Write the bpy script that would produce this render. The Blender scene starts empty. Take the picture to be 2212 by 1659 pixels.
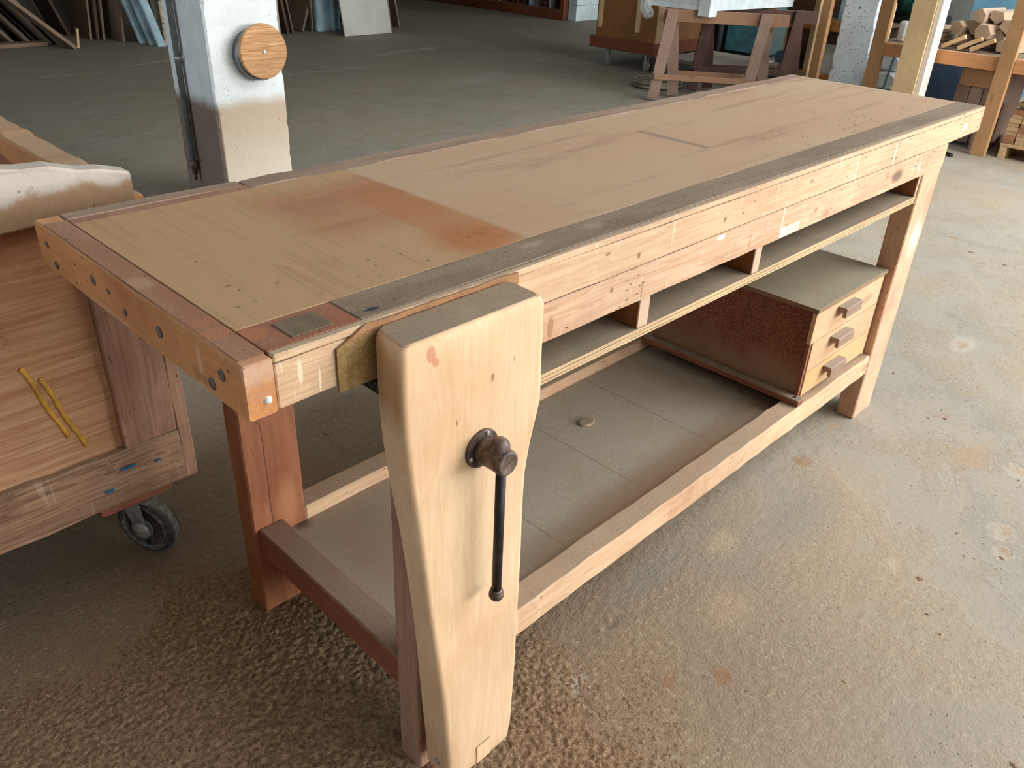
import bpy, bmesh, math, random
from mathutils import Vector, Matrix
R = random.Random(7)
S = bpy.context.scene
C = S.collection

# ------------------------------------------------------------------ colours and node helpers
def lin(c):
    if isinstance(c, (int, float)): c = (c, c, c)
    o = []
    for v in c[:3]:
        v /= 255.0
        o.append(v / 12.92 if v <= .04045 else ((v + .055) / 1.055) ** 2.4)
    return (o[0], o[1], o[2], 1.0)

class NT:
    def __init__(s, name):
        s.m = bpy.data.materials.new(name); s.m.use_nodes = True
        s.t = s.m.node_tree; s.n = s.t.nodes; s.l = s.t.links
        s.b = s.n['Principled BSDF']
        s.obj = s.new('ShaderNodeTexCoord').outputs['Object']
        s._rnd = None; s._nz = None
    def new(s, k): return s.n.new(k)
    def put(s, sock, v):
        if hasattr(v, 'is_output'): s.l.new(v, sock)
        else:
            if sock.type == 'RGBA' and isinstance(v, (int, float)): v = (v, v, v, 1)
            sock.default_value = v
    def math(s, op, a, b=0.0, clamp=False):
        n = s.new('ShaderNodeMath'); n.operation = op; n.use_clamp = clamp
        s.put(n.inputs[0], a); s.put(n.inputs[1], b); return n.outputs[0]
    def vmath(s, op, a, b):
        n = s.new('ShaderNodeVectorMath'); n.operation = op
        s.put(n.inputs[0], a); s.put(n.inputs[1], b); return n.outputs[0]
    def step(s, x, lo, hi, a=0.0, b=1.0):
        n = s.new('ShaderNodeMapRange'); n.interpolation_type = 'SMOOTHSTEP'
        s.put(n.inputs[0], x); s.put(n.inputs[1], lo); s.put(n.inputs[2], hi)
        s.put(n.inputs[3], a); s.put(n.inputs[4], b); return n.outputs[0]
    def noise(s, vec, scale, detail=4, rough=.55, dist=0.0):
        n = s.new('ShaderNodeTexNoise'); n.inputs['Scale'].default_value = scale
        n.inputs['Detail'].default_value = detail; n.inputs['Roughness'].default_value = rough
        n.inputs['Distortion'].default_value = dist
        s.put(n.inputs['Vector'], vec); return n.outputs['Fac']
    def vor(s, vec, scale, rnd=1.0):
        n = s.new('ShaderNodeTexVoronoi'); n.inputs['Scale'].default_value = scale
        n.inputs['Randomness'].default_value = rnd
        s.put(n.inputs['Vector'], vec); return n.outputs['Distance']
    def scale(s, vec, sc, loc=(0, 0, 0), rot=(0, 0, 0)):
        n = s.new('ShaderNodeMapping'); n.inputs['Scale'].default_value = sc
        n.inputs['Location'].default_value = loc; n.inputs['Rotation'].default_value = rot
        s.put(n.inputs['Vector'], vec); return n.outputs[0]
    def mix(s, f, a, b, mode='MIX'):
        n = s.new('ShaderNodeMix'); n.data_type = 'RGBA'; n.blend_type = mode; n.clamp_factor = True
        s.put(n.inputs[0], f); s.put(n.inputs[6], a); s.put(n.inputs[7], b); return n.outputs[2]
    def xyz(s, v):
        n = s.new('ShaderNodeSeparateXYZ'); s.put(n.inputs[0], v); return n.outputs
    def rnd(s):
        if s._rnd is None: s._rnd = s.new('ShaderNodeObjectInfo').outputs['Random']
        return s._rnd
    def rvec(s):
        k = s.math('MULTIPLY', s.rnd(), 17.3)
        n = s.new('ShaderNodeCombineXYZ')
        for i in range(3): s.put(n.inputs[i], k)
        return s.vmath('ADD', s.obj, n.outputs[0])
    def nz(s):
        if s._nz is None:
            g = s.new('ShaderNodeNewGeometry'); s._nz = s.xyz(g.outputs['Normal'])[2]
        return s._nz
    def box(s, X, Y, x0, x1, y0, y1, e=.004):
        a = s.math('MULTIPLY', s.step(X, x0 - e, x0 + e), s.step(X, x1 - e, x1 + e, 1.0, 0.0))
        b = s.math('MULTIPLY', s.step(Y, y0 - e, y0 + e), s.step(Y, y1 - e, y1 + e, 1.0, 0.0))
        return s.math('MULTIPLY', a, b)
    def fin(s, col, rough=.8, bump=None, bstr=.3, bdist=.002, metal=0.0, spec=.3):
        s.put(s.b.inputs['Base Color'], col); s.put(s.b.inputs['Roughness'], rough)
        s.b.inputs['Metallic'].default_value = metal
        s.b.inputs['Specular IOR Level'].default_value = spec
        if bump is not None:
            n = s.new('ShaderNodeBump'); n.inputs['Strength'].default_value = bstr
            n.inputs['Distance'].default_value = bdist
            s.put(n.inputs['Height'], bump); s.l.new(n.outputs[0], s.b.inputs['Normal'])
        return s.m

DUST = (178, 160, 136)
def wood(name, base, dark, axis='X', dust=.6, dustcol=DUST, blotch=None, blotch_amt=.5, speck=0.0,
         scratch=0.0, rough=.75, grain=.55, bump=.35, rnd=True, rings=22.0, knots=0.35):
    t = NT(name)
    v = t.rvec() if rnd else t.obj
    ax = 'XYZ'.index(axis)
    sc = [1.0, 1.0, 1.0]; sc[ax] = .07
    sf = [1.0, 1.0, 1.0]; sf[ax] = .03
    warp = t.noise(v, 3.0, 2)
    g1 = t.noise(t.scale(v, sc), rings, 3, .6, 1.6)
    g2 = t.noise(t.scale(v, sf), 170, 3, .7)
    ring = t.math('FRACT', t.math('MULTIPLY', g1, 7.0))
    ring = t.step(ring, .0, .9)
    fac = t.math('ADD', t.math('MULTIPLY', ring, .45), t.math('MULTIPLY', t.step(g2, .35, .7), .55))
    fac = t.math('MULTIPLY', fac, grain, True)
    c = t.mix(fac, lin(base), lin(dark))
    if blotch:
        c = t.mix(t.math('MULTIPLY', t.step(t.noise(v, 5.5, 5, .6), .45, .72), blotch_amt), c, lin(blotch))
    tone = t.step(t.noise(v, 2.3, 3), .3, .7, .86, 1.1)
    c = t.mix(1.0, c, t.mix(0, tone, tone), 'MULTIPLY')
    if knots:
        kn = t.vor(t.scale(v, [1 if i != ax else .45 for i in range(3)]), 6.0)
        c = t.mix(t.math('MULTIPLY', t.step(kn, .05, .12, 1, 0), knots), c, lin([x * .45 for x in dark]))
    if speck:
        sp = t.vor(t.scale(v, [1 if i != ax else .4 for i in range(3)]), 95)
        spm = t.math('MULTIPLY', t.step(sp, .12, .2, 1, 0), t.step(t.noise(v, 8, 2), .5, .6))
        c = t.mix(t.math('MULTIPLY', spm, speck), c, lin((60, 40, 28)))
    if scratch:
        q1 = t.noise(t.scale(v, (16, 16, 1.3), rot=(0, .22, 0)), 3.2, 2, .5)
        q2 = t.noise(t.scale(v, (40, 40, 5), rot=(.1, -.3, 0)), 2.5, 1, .4)
        q = t.math('MAXIMUM', t.step(q1, .66, .70), t.math('MULTIPLY', t.step(q2, .72, .76), .7))
        q = t.math('MULTIPLY', q, t.step(t.noise(v, 4, 2), .44, .56))
        c = t.mix(t.math('MULTIPLY', q, scratch), c, lin((240, 222, 196)))
    if dust:
        d = t.math('MULTIPLY', t.step(t.nz(), .55, .95), t.step(t.noise(v, 9, 4), .15, .6, dust * .7, dust))
        dc = t.mix(t.step(t.noise(v, 260, 2), .3, .7), lin([x * .9 for x in dustcol]), lin(dustcol))
        c = t.mix(d, c, dc)
    h = t.math('ADD', t.math('MULTIPLY', g2, .5), t.math('MULTIPLY', t.noise(v, 90, 4), .7))
    return t.fin(c, rough, h, bump, .0025)

def plain(name, col, rough=.6, metal=0.0, var=.12, bump=.1, nscale=18, spec=.35, dust=0.0, alpha=None, dark=None, dscale=40):
    t = NT(name); v = t.rvec()
    n = t.noise(v, nscale, 4)
    c = t.mix(t.step(n, .3, .7), lin([x * (1 - var) for x in col]), lin([min(255, x * (1 + var * .6)) for x in col]))
    if dark:
        sp = t.step(t.vor(v, dscale), .1, .2, 1, 0)
        sp = t.math('MULTIPLY', sp, t.step(t.noise(v, 7, 2), .42, .6))
        c = t.mix(sp, c, lin(dark))
    if dust:
        c = t.mix(t.math('MULTIPLY', t.step(t.nz(), .4, .95), dust), c, lin(DUST))
    m = t.fin(c, rough, n, bump, .002, metal, spec)
    if alpha is not None: t.b.inputs['Alpha'].default_value = alpha
    return m

# ------------------------------------------------------------------ object helpers
def link(o, parent=None):
    C.objects.link(o)
    if parent is not None: o.parent = parent
    return o
def mesh(name, bm, m, parent=None, smooth=False):
    bmesh.ops.recalc_face_normals(bm, faces=bm.faces)
    me = bpy.data.meshes.new(name); bm.to_mesh(me); bm.free()
    if m is not None: me.materials.append(m)
    if smooth:
        for p in me.polygons: p.use_smooth = True
    return link(bpy.data.objects.new(name, me), parent)
def thing(name, label, cat, loc=(0, 0, 0), rot=(0, 0, 0), group=None):
    o = bpy.data.objects.new(name, None); o.empty_display_size = .05
    link(o); o.location = loc; o.rotation_euler = rot
    o['label'] = label; o['category'] = cat
    if group: o['group'] = group
    return o
def tag(o, label=None, cat=None, group=None, kind=None):
    if label: o['label'] = label
    if cat: o['category'] = cat
    if group: o['group'] = group
    if kind: o['kind'] = kind
    return o
def copy_tree(o, parent=None):
    c = o.copy(); C.objects.link(c); c.parent = parent
    for ch in list(o.children): copy_tree(ch, c)
    return c

def rrect(b0, b1, c0, c1, r, n=2):
    r = min(r, (b1 - b0) * .49, (c1 - c0) * .49)
    pts = []
    for cx, cy, a0 in ((b1 - r, c1 - r, 0), (b0 + r, c1 - r, 90), (b0 + r, c0 + r, 180), (b1 - r, c0 + r, 270)):
        for i in range(n + 1):
            a = math.radians(a0 + 90 * i / n); pts.append((cx + r * math.cos(a), cy + r * math.sin(a)))
    return pts
def loft(bm, rings, cap=True):
    vs = [[bm.verts.new(p) for p in r] for r in rings]
    n = len(vs[0])
    for a, b in zip(vs, vs[1:]):
        for i in range(n): bm.faces.new((a[i], a[(i + 1) % n], b[(i + 1) % n], b[i]))
    if cap:
        bm.faces.new(list(reversed(vs[0]))); bm.faces.new(vs[-1])
    return vs
def addbox(bm, x0, x1, y0, y1, z0, z1, bev=.0015, jit=0.0, step=.12, seg=1):
    """one sawn board: rounded arrises, small wobble along its length"""
    d = [x1 - x0, y1 - y0, z1 - z0]; ax = d.index(max(d))
    lo = (x0, y0, z0); hi = (x1, y1, z1)
    b, c = [(1, 2), (2, 0), (0, 1)][ax]
    n = max(1, int(d[ax] / step)) if jit else 1
    rings = []
    bev = min(bev, min(d) * .3)
    ts = [0.0, bev / d[ax]] + [i / n for i in range(1, n)] + [1 - bev / d[ax], 1.0]
    for k, t in enumerate(ts):
        ins = bev * .7 if k in (0, len(ts) - 1) else 0
        j = [R.uniform(-jit, jit) for _ in range(4)] if jit else [0] * 4
        ring = []
        for (p, q) in rrect(lo[b] + ins + j[0], hi[b] - ins + j[1], lo[c] + ins + j[2], hi[c] - ins + j[3], bev, seg):
            v = [0, 0, 0]; v[ax] = lo[ax] + d[ax] * t; v[b] = p; v[c] = q
            ring.append(tuple(v))
        rings.append(ring)
    loft(bm, rings)
def board(name, x0, x1, y0, y1, z0, z1, m, parent=None, bev=.0015, jit=0.0, step=.12):
    bm = bmesh.new(); addbox(bm, x0, x1, y0, y1, z0, z1, bev, jit, step)
    return mesh(name, bm, m, parent)
def frame_of(d):
    d = Vector(d).normalized(); u = Vector((0, 0, 1)) if abs(d.z) < .9 else Vector((1, 0, 0))
    a = d.cross(u).normalized(); return d, a, a.cross(d)
def lathe(bm, p, d, prof, n=24):
    """prof: (distance along d, radius)"""
    p = Vector(p); d, a, b = frame_of(d)
    rings = [[tuple(p + d * s + (a * math.cos(t * math.tau / n) + b * math.sin(t * math.tau / n)) * max(r, 1e-4)) for t in range(n)] for s, r in prof]
    loft(bm, rings)
def rod(bm, p, q, r, n=14):
    v = Vector(q) - Vector(p); lathe(bm, p, v, [(0, r), (v.length, r)], n)
def tube(bm, pts, r, n=8):
    pts = [Vector(p) for p in pts]; rings = []
    for i, p in enumerate(pts):
        d = pts[min(i + 1, len(pts) - 1)] - pts[max(i - 1, 0)]
        d, a, b = frame_of(d)
        rings.append([tuple(p + (a * math.cos(t * math.tau / n) + b * math.sin(t * math.tau / n)) * r) for t in range(n)])
    loft(bm, rings)
def beam(bm, p, q, w, h, up=(0, 0, 1), bev=.002):
    """rectangular bar from p to q, w across, h along up"""
    p = Vector(p); q = Vector(q); d = (q - p).normalized(); up = Vector(up)
    a = d.cross(up).normalized(); b = a.cross(d)
    rings = []
    L = (q - p).length
    for s, ins in ((0, bev * .6), (bev, 0), (L - bev, 0), (L, bev * .6)):
        rings.append([tuple(p + d * s + a * x + b * y) for x, y in rrect(-w / 2 + ins, w / 2 - ins, -h / 2 + ins, h / 2 - ins, bev, 1)])
    loft(bm, rings)
def prism(bm, poly, y0, y1, axis='Y', bev=0):
    def P(a, b, c): return {'Y': (a, c, b), 'X': (c, a, b), 'Z': (a, b, c)}[axis]
    loft(bm, [[P(a, b, y0) for a, b in poly], [P(a, b, y1) for a, b in poly]])

# ------------------------------------------------------------------ materials
M = {}
M['apron'] = wood('pale pine apron', (214, 182, 148), (184, 144, 108), 'X', .75, blotch=(198, 150, 116), blotch_amt=.75, speck=1.0, scratch=.7, rnd=False, knots=.75, grain=.75)
M['rail'] = wood('pink pine rail', (214, 180, 148), (184, 140, 108), 'X', .7, blotch=(196, 146, 116), blotch_amt=.7, speck=.9, scratch=.6, rnd=False, knots=.75, grain=.85)
M['endapron'] = wood('orange varnished beech', (208, 148, 94), (178, 114, 68), 'Y', .6, blotch=(168, 98, 62), blotch_amt=.75, speck=1.0, scratch=.25, rough=.5, dustcol=(205, 160, 125), rnd=False)
M['redlegY'] = wood('red stained pine upright', (178, 118, 84), (130, 78, 54), 'Z', .5, blotch=(148, 84, 56), blotch_amt=.7, speck=.6, rough=.6)
M['legfront'] = wood('worn pine upright', (216, 178, 146), (186, 138, 106), 'Z', .6, blotch=(178, 120, 92), blotch_amt=.6, speck=.6, rough=.65)
M['legnear'] = wood('rough pine upright', (176, 138, 116), (124, 86, 70), 'Z', .6, blotch=(120, 70, 55), blotch_amt=.5, speck=.6, rings=40)
M['redrail'] = wood('red stained pine rail', (150, 94, 68), (104, 62, 46), 'Y', .93, dustcol=(150, 128, 108), blotch=(120, 66, 44), blotch_amt=.6, rough=.6)
M['stretch'] = wood('worn stretcher pine', (224, 190, 154), (188, 140, 102), 'X', .9, dustcol=(176, 152, 126), blotch=(186, 134, 98), blotch_amt=.6, speck=.7, scratch=.2)
M['batten'] = wood('brown batten', (160, 104, 78), (116, 70, 52), 'Y', .9, dustcol=(150, 138, 118), blotch=(120, 76, 58))
M['ply'] = wood('plywood edge', (216, 186, 146), (170, 130, 92), 'X', .95, dustcol=(146, 132, 112), rings=60, grain=.8, knots=0)
M['divider'] = wood('brown divider', (170, 108, 66), (128, 74, 44), 'Y', .6, rings=14)
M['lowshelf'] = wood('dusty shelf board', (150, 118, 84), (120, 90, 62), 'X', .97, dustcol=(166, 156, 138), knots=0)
M['beech'] = wood('pale beech', (226, 193, 156), (204, 168, 130), 'Z', .88, dustcol=(140, 126, 108), blotch=(208, 160, 112), blotch_amt=.5, rings=14, grain=.6, bump=.12, knots=0.0, scratch=.12)
M['drawer'] = wood('pale drawer pine', (216, 178, 140), (188, 144, 106), 'X', .7, blotch=(206, 158, 108), speck=.4)
M['drawer2'] = wood('yellow drawer pine', (206, 170, 124), (182, 144, 100), 'X', .7, blotch=(206, 158, 92), speck=.3)
M['pull'] = wood('brown drawer pull', (160, 132, 112), (130, 102, 84), 'X', .8, dustcol=(176, 160, 144))
M['cartwood'] = wood('weathered cart timber', (184, 148, 118), (120, 88, 66), 'X', .8, blotch=(108, 76, 58), blotch_amt=.85, speck=.5, scratch=.2, rings=12, grain=.9)
M['cartwoodZ'] = wood('weathered cart upright', (176, 136, 112), (112, 76, 58), 'Z', .8, blotch=(112, 80, 64), blotch_amt=.6, speck=.8, rings=13, scratch=.15)
M['trestle'] = wood('brown trestle pine', (152, 126, 110), (122, 98, 86), 'Z', .3, blotch=(132, 88, 66))
M['trestlebeam'] = wood('orange trestle beam', (156, 118, 92), (124, 90, 68), 'Y', .4)
M['darktrestle'] = wood('dark trestle timber', (92, 64, 56), (58, 38, 34), 'Z', .3, blotch=(66, 44, 38))
M['rackwood'] = wood('rack pine', (186, 144, 100), (156, 112, 74), 'Z', .6, blotch=(170, 124, 84))
M['rackbeam'] = wood('orange rack beam', (204, 146, 96), (174, 116, 72), 'Y', .7)
M['palepine'] = wood('new pine board', (214, 184, 140), (190, 154, 108), 'Z', .3, rings=10, grain=.4, knots=.3)
M['litside'] = wood('whitened lit plank side', (240, 228, 212), (222, 204, 184), 'Z', .2, grain=.3, knots=0)
M['offcut'] = wood('offcut end grain', (184, 158, 132), (150, 124, 100), 'X', .6, dustcol=(206, 190, 164), rings=60, knots=0)
M['block'] = wood('pale block', (214, 180, 136), (188, 148, 106), 'X', .4, rings=50, knots=0)
M['blockdark'] = wood('brown block', (168, 122, 88), (138, 94, 66), 'X', .4, rings=50, knots=0)
M['crate'] = wood('brown chipboard', (150, 104, 62), (124, 82, 46), 'Z', .5, blotch=(128, 86, 50), rings=60, knots=0)
M['cratebase'] = wood('red brown crate base', (128, 70, 46), (94, 48, 32), 'Y', .7, dustcol=(150, 108, 82), knots=0)
M['leanboard'] = wood('dusty leaning board', (134, 112, 92), (104, 84, 68), 'Z', .3, knots=0)
M['leandark'] = wood('dark leaning board', (92, 70, 54), (66, 48, 38), 'Z', .2, knots=0)
M['greyply'] = wood('grey faced plywood', (192, 190, 178), (176, 172, 160), 'X', .2, rings=9, grain=.5, knots=0, bump=.1)
M['disc'] = wood('round pine cap', (212, 168, 120), (150, 100, 62), 'X', .3, rings=9, grain=.9, knots=0)
M['whitebox'] = plain('white card', (206, 206, 200), .7, var=.06)
M['steel'] = plain('zinc plated steel', (178, 178, 174), .42, .45, .15, nscale=60)
M['iron'] = plain('brown rusted cast iron', (104, 88, 80), .5, .55, .35, .5, nscale=70, spec=.5)
M['blackiron'] = plain('black iron', (52, 48, 48), .5, .4, .3, .3, nscale=50)
M['rubber'] = plain('dusty black rubber', (78, 78, 76), .8, 0, .3, .3, dust=.6)
M['rubberside'] = plain('grey tread rubber', (138, 136, 130), .9, 0, .25, .5, nscale=90)
M['screwpin'] = plain('steel screw head', (190, 190, 186), .3, .9, .05)
M['glue'] = plain('ochre dried glue', (214, 160, 66), .45, 0, .15)
M['bluepaint'] = plain('blue paint fleck', (40, 110, 160), .5, 0, .1)
M['plug'] = plain('grey filled screw hole', (104, 92, 88), .6, .2, .35, nscale=200)
M['tape'] = plain('cream masking tape', (232, 218, 190), .7, 0, .05)
M['plasticwhite'] = plain('white foam board', (216, 224, 226), .6, 0, .05)
M['bluewhite'] = plain('pale blue paint', (160, 186, 196), .7, 0, .12, nscale=6)
M['greenpaint'] = plain('dark green machine paint', (22, 62, 58), .45, 0, .2)
M['tealpaint'] = plain('teal sheet metal', (92, 150, 158), .4, .1, .15)
M['bluetarp'] = plain('dark blue painted panel', (74, 96, 122), .7, 0, .15, nscale=5, dark=(30, 34, 44), dscale=30)
M['cable'] = plain('dusty grey hose', (126, 120, 100), .8, 0, .2)
M['orangerail'] = plain('orange shelf rail', (206, 140, 76), .6, 0, .1)
M['blackplastic'] = plain('black plastic', (30, 28, 28), .5, 0, .1)
M['pipegrey'] = plain('grey steel conduit', (128, 136, 138), .45, .4, .1, dust=.3)
t = NT('clear polythene'); t.fin(lin((225, 230, 228)), .22, t.noise(t.obj, 30, 4), .6, .01)
t.b.inputs['Alpha'].default_value = .38; M['poly'] = t.m

# white limewashed concrete with brown dirt at the foot, shade painted in on one side
def concrete_paint(name, col, pits, dirt=None, z0=.42, z1=.60, pit_scale=55, dirtcol=(138, 114, 90)):
    t = NT(name); X, Y, Z = t.xyz(t.obj)
    n = t.noise(t.obj, 8, 5); c = t.mix(t.step(n, .3, .7), lin([x * .94 for x in col]), lin(col))
    if dirt:
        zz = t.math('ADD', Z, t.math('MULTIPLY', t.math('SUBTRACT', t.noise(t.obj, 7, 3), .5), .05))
        side = t.step(X, CX0 + .012, CX0 + .02, 1, 0)  # side face gets darker dirt, with the face's shade painted in
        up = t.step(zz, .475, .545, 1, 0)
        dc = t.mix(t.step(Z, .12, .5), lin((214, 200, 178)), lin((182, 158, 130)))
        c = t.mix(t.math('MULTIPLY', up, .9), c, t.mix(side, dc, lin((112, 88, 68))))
    p = t.step(t.vor(t.obj, pit_scale), .08 if dirt else .13, .17 if dirt else .24, 1, 0)
    p = t.math('MULTIPLY', p, t.step(t.noise(t.obj, 4.5, 3), .40 if dirt is None else .44, .5 if dirt is None else .6))
    c = t.mix(t.math('MULTIPLY', p, pits), c, lin((86, 84, 82)))
    h = t.math('SUBTRACT', t.noise(t.obj, 60, 5), p)
    return t.fin(c, .85, h, .5, .004)
CX0, CX1, CY0, CY1 = 1.398, 1.750, 2.80, 3.185
M['column'] = concrete_paint('white column paint', (226, 232, 232), .55, .85, .43, .60)
M['pillar'] = concrete_paint('speckled pillar paint', (228, 236, 240), 1.0, None, pit_scale=50)

# chipboard side of the drawer unit
t = NT('red brown chipboard'); X, Y, Z = t.xyz(t.obj)
f = t.noise(t.scale(t.obj, (1, 1, 1)), 260, 4, .75)
c = t.mix(t.step(f, .38, .62), lin((104, 56, 36)), lin((160, 100, 74)))
c = t.mix(t.step(t.vor(t.obj, 70), .1, .2, .8, 0), c, lin((66, 34, 24)))
dm = t.math('ADD', t.math('MULTIPLY', t.math('SUBTRACT', .36, Z), 6.0), t.math('MULTIPLY', t.noise(t.obj, 9, 4), .9))
c = t.mix(t.step(dm, .45, 1.15, 0, .8), c, lin((168, 138, 112)))
M['chip'] = t.fin(c, .8, f, .5, .002)
M['dustytop'] = wood('dusty cabinet top', (150, 120, 90), (130, 100, 74), 'Y', .97, dustcol=(158, 148, 124), knots=0)

# cart plywood panel with glue-brown patches
t = NT('stained cart plywood'); X, Y, Z = t.xyz(t.obj)
g = t.noise(t.scale(t.obj, (.5, 1, 12)), 9, 4, .6, .6)
c = t.mix(t.step(g, .3, .7), lin((206, 160, 122)), lin((176, 124, 88)))
dk = t.math('ADD', t.math('MULTIPLY', t.math('SUBTRACT', Z, .52), 2.6), t.math('MULTIPLY', t.noise(t.obj, 6, 4), 1.0))
c = t.mix(t.step(dk, .5, 1.35, 0, .85), c, lin((136, 76, 46)))
c = t.mix(t.math('MULTIPLY', t.step(t.vor(t.scale(t.obj, (.5, 1, 2)), 60), .06, .12, .7, 0), t.step(t.noise(t.obj, 5, 2), .5, .62)), c, lin((90, 58, 42)))
M['cartply'] = t.fin(c, .75, g, .3, .002)

t = NT('white scuffed cart board'); X, Y, Z = t.xyz(t.obj)
n = t.noise(t.obj, 12, 5)
zz = t.math('ADD', Z, t.math('MULTIPLY', t.math('SUBTRACT', n, .5), .08))
c = t.mix(t.step(zz, .845, .868), lin((152, 122, 94)), lin((192, 182, 170)))
c = t.mix(t.step(t.noise(t.scale(t.obj, (.2, 1, 1)), 60, 4, .7), .5, .75, 0, .5), c, lin((150, 118, 92)))
c = t.mix(t.math('MULTIPLY', t.step(t.vor(t.obj, 34), .06, .13, 1, 0), .7), c, lin((90, 70, 56)))
M['cartwhite'] = t.fin(c, .7, t.noise(t.obj, 40, 5), .6, .004)

t = NT('sand coloured suede'); n = t.noise(t.obj, 160, 4, .8)
c = t.mix(t.step(n, .3, .7), lin((140, 112, 66)), lin((178, 148, 98)))
c = t.mix(t.step(t.xyz(t.obj)[2], .862, .872, 0, .9), c, lin((166, 122, 88)))
M['suede'] = t.fin(c, .95, n, .9, .003)

# bench top: plywood panel under dust
t = NT('bench top panel'); X, Y, Z = t.xyz(t.obj)
wob = t.math('MULTIPLY', t.math('SUBTRACT', t.noise(t.obj, 22, 5), .5), .016)
wob2 = t.math('MULTIPLY', t.math('SUBTRACT', t.noise(t.obj, 5, 3), .5), .07)
Xw = t.math('ADD', X, wob); Yw = t.math('ADD', Y, wob)
Xv = t.math('ADD', X, wob2); Yv = t.math('ADD', Y, wob2)
fine = t.noise(t.obj, 300, 3, .7)
gx = t.noise(t.scale(t.obj, (.12, 1, 1)), 26, 4, .6, .5)
gy = t.noise(t.scale(t.obj, (1, .05, 1)), 60, 3, .6, .6)
dust = t.mix(fine, lin((166, 140, 112)), lin((196, 170, 140)))
dust = t.mix(t.step(t.noise(t.scale(t.obj, (.6, 1, 1)), 3.4, 4), .38, .62, 0, .75), dust, lin((182, 148, 120)))
ochre = t.mix(fine, lin((168, 134, 98)), lin((186, 152, 116)))
ochre = t.mix(t.step(gy, .52, .66, 0, .32), ochre, lin((150, 112, 84)))
red = t.mix(t.step(gx, .35, .65), lin((172, 126, 94)), lin((156, 112, 84)))
rm = t.math('MULTIPLY', t.step(Xv, .24, .32), t.step(Yv, .2, .26))
rm = t.math('MULTIPLY', rm, t.step(Yv, .45, .52, 1, 0))
left = t.mix(t.math('MULTIPLY', rm, .9), ochre, red)
# orange varnish at the front right corner of the clean area
dx = t.math('SUBTRACT', Xv, .44); dy = t.math('SUBTRACT', Yv, .125)
rr = t.math('SQRT', t.math('ADD', t.math('MULTIPLY', dx, dx), t.math('MULTIPLY', t.math('MULTIPLY', dy, dy), 1.2)))
left = t.mix(t.step(rr, .03, .10, .7, 0), left, lin((170, 104, 60)))
left = t.mix(t.math('MULTIPLY', t.step(t.noise(t.obj, 55, 4), .56, .66), t.step(rr, .02, .07, .7, 0)), left, lin((120, 56, 28)))
clean = t.box(Xw, Yw, -1, .506, -1, 2, .006)
c = t.mix(clean, dust, left)
# orange band just left of the clean edge
c = t.mix(t.math('MULTIPLY', t.box(Xw, Yw, .41, .506, .1, .44, .012), .6), c, lin((168, 112, 74)))
# slot, pits, smears
c = t.mix(t.math('MULTIPLY', t.box(Xw, Yw, 1.187, 1.207, .215, .40, .005), .6), c, lin((116, 104, 90)))
sm = t.step(t.noise(t.scale(t.obj, (.10, 1, 1), rot=(0, 0, .06)), 20, 5, .65), .54, .68, 0, .5)
c = t.mix(t.math('MULTIPLY', sm, t.step(X, .5, .7)), c, lin((146, 120, 98)))
pv = t.vor(t.scale(t.obj, (.8, 1, 1)), 80)
pz = t.math('MULTIPLY', t.step(pv, .16, .24, 1, 0), t.math('MULTIPLY', t.step(X, 1.15, 1.5), t.step(Y, .26, .12)))
pz = t.math('MULTIPLY', pz, t.step(t.noise(t.obj, 14, 3), .45, .55))
c = t.mix(t.math('MULTIPLY', pz, .8), c, lin((72, 58, 46)))
pv2 = t.math('MULTIPLY', t.step(t.vor(t.obj, 34), .018, .032, 1, 0), t.step(t.noise(t.obj, 3, 2), .45, .55))
c = t.mix(t.math('MULTIPLY', pv2, .7), c, lin((104, 84, 66)))
h = t.math('SUBTRACT', t.math('ADD', t.math('MULTIPLY', fine, .5), t.math('MULTIPLY', t.noise(t.obj, 30, 3), .3)), t.math('ADD', pz, pv2))
M['top'] = t.fin(c, .72, h, .35, .002)

def lipping(name, a, b, axis, spk=.5):
    t = NT(name); sc = [1, 1, 1]; sc['XYZ'.index(axis)] = .15
    n = t.noise(t.scale(t.obj, sc), 24, 5, .65, .6); f = t.noise(t.obj, 260, 3, .7)
    c = t.mix(t.step(n, .32, .68), lin(a), lin(b))
    c = t.mix(t.math('MULTIPLY', f, .35), c, lin([x * .8 for x in a]))
    sp = t.math('MULTIPLY', t.step(t.vor(t.scale(t.obj, (1, 1, 1)), 90), .13, .2, 1, 0), t.step(t.noise(t.obj, 12, 2), .5, .6))
    c = t.mix(t.math('MULTIPLY', sp, spk), c, lin((74, 50, 42)))
    return t.fin(c, .8, t.math('ADD', f, t.math('MULTIPLY', n, .5)), .45, .003)
M['lipgrey'] = lipping('grey dusty lipping', (150, 131, 110), (126, 108, 88), 'X', .7)
M['lipred'] = lipping('red brown lipping', (166, 128, 106), (150, 104, 78), 'Y', .8)
M['liprear'] = lipping('mauve grey rear lipping', (166, 142, 122), (146, 120, 102), 'X', .4)
M['lipredX'] = lipping('red brown front lipping', (160, 116, 92), (150, 98, 74), 'X', .9)
M['lipend'] = lipping('far end dust', (188, 164, 136), (176, 150, 124), 'Y', .3)
M['sandpatch'] = lipping('grey abrasive patch', (134, 116, 94), (106, 92, 74), 'Y', 0)

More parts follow.
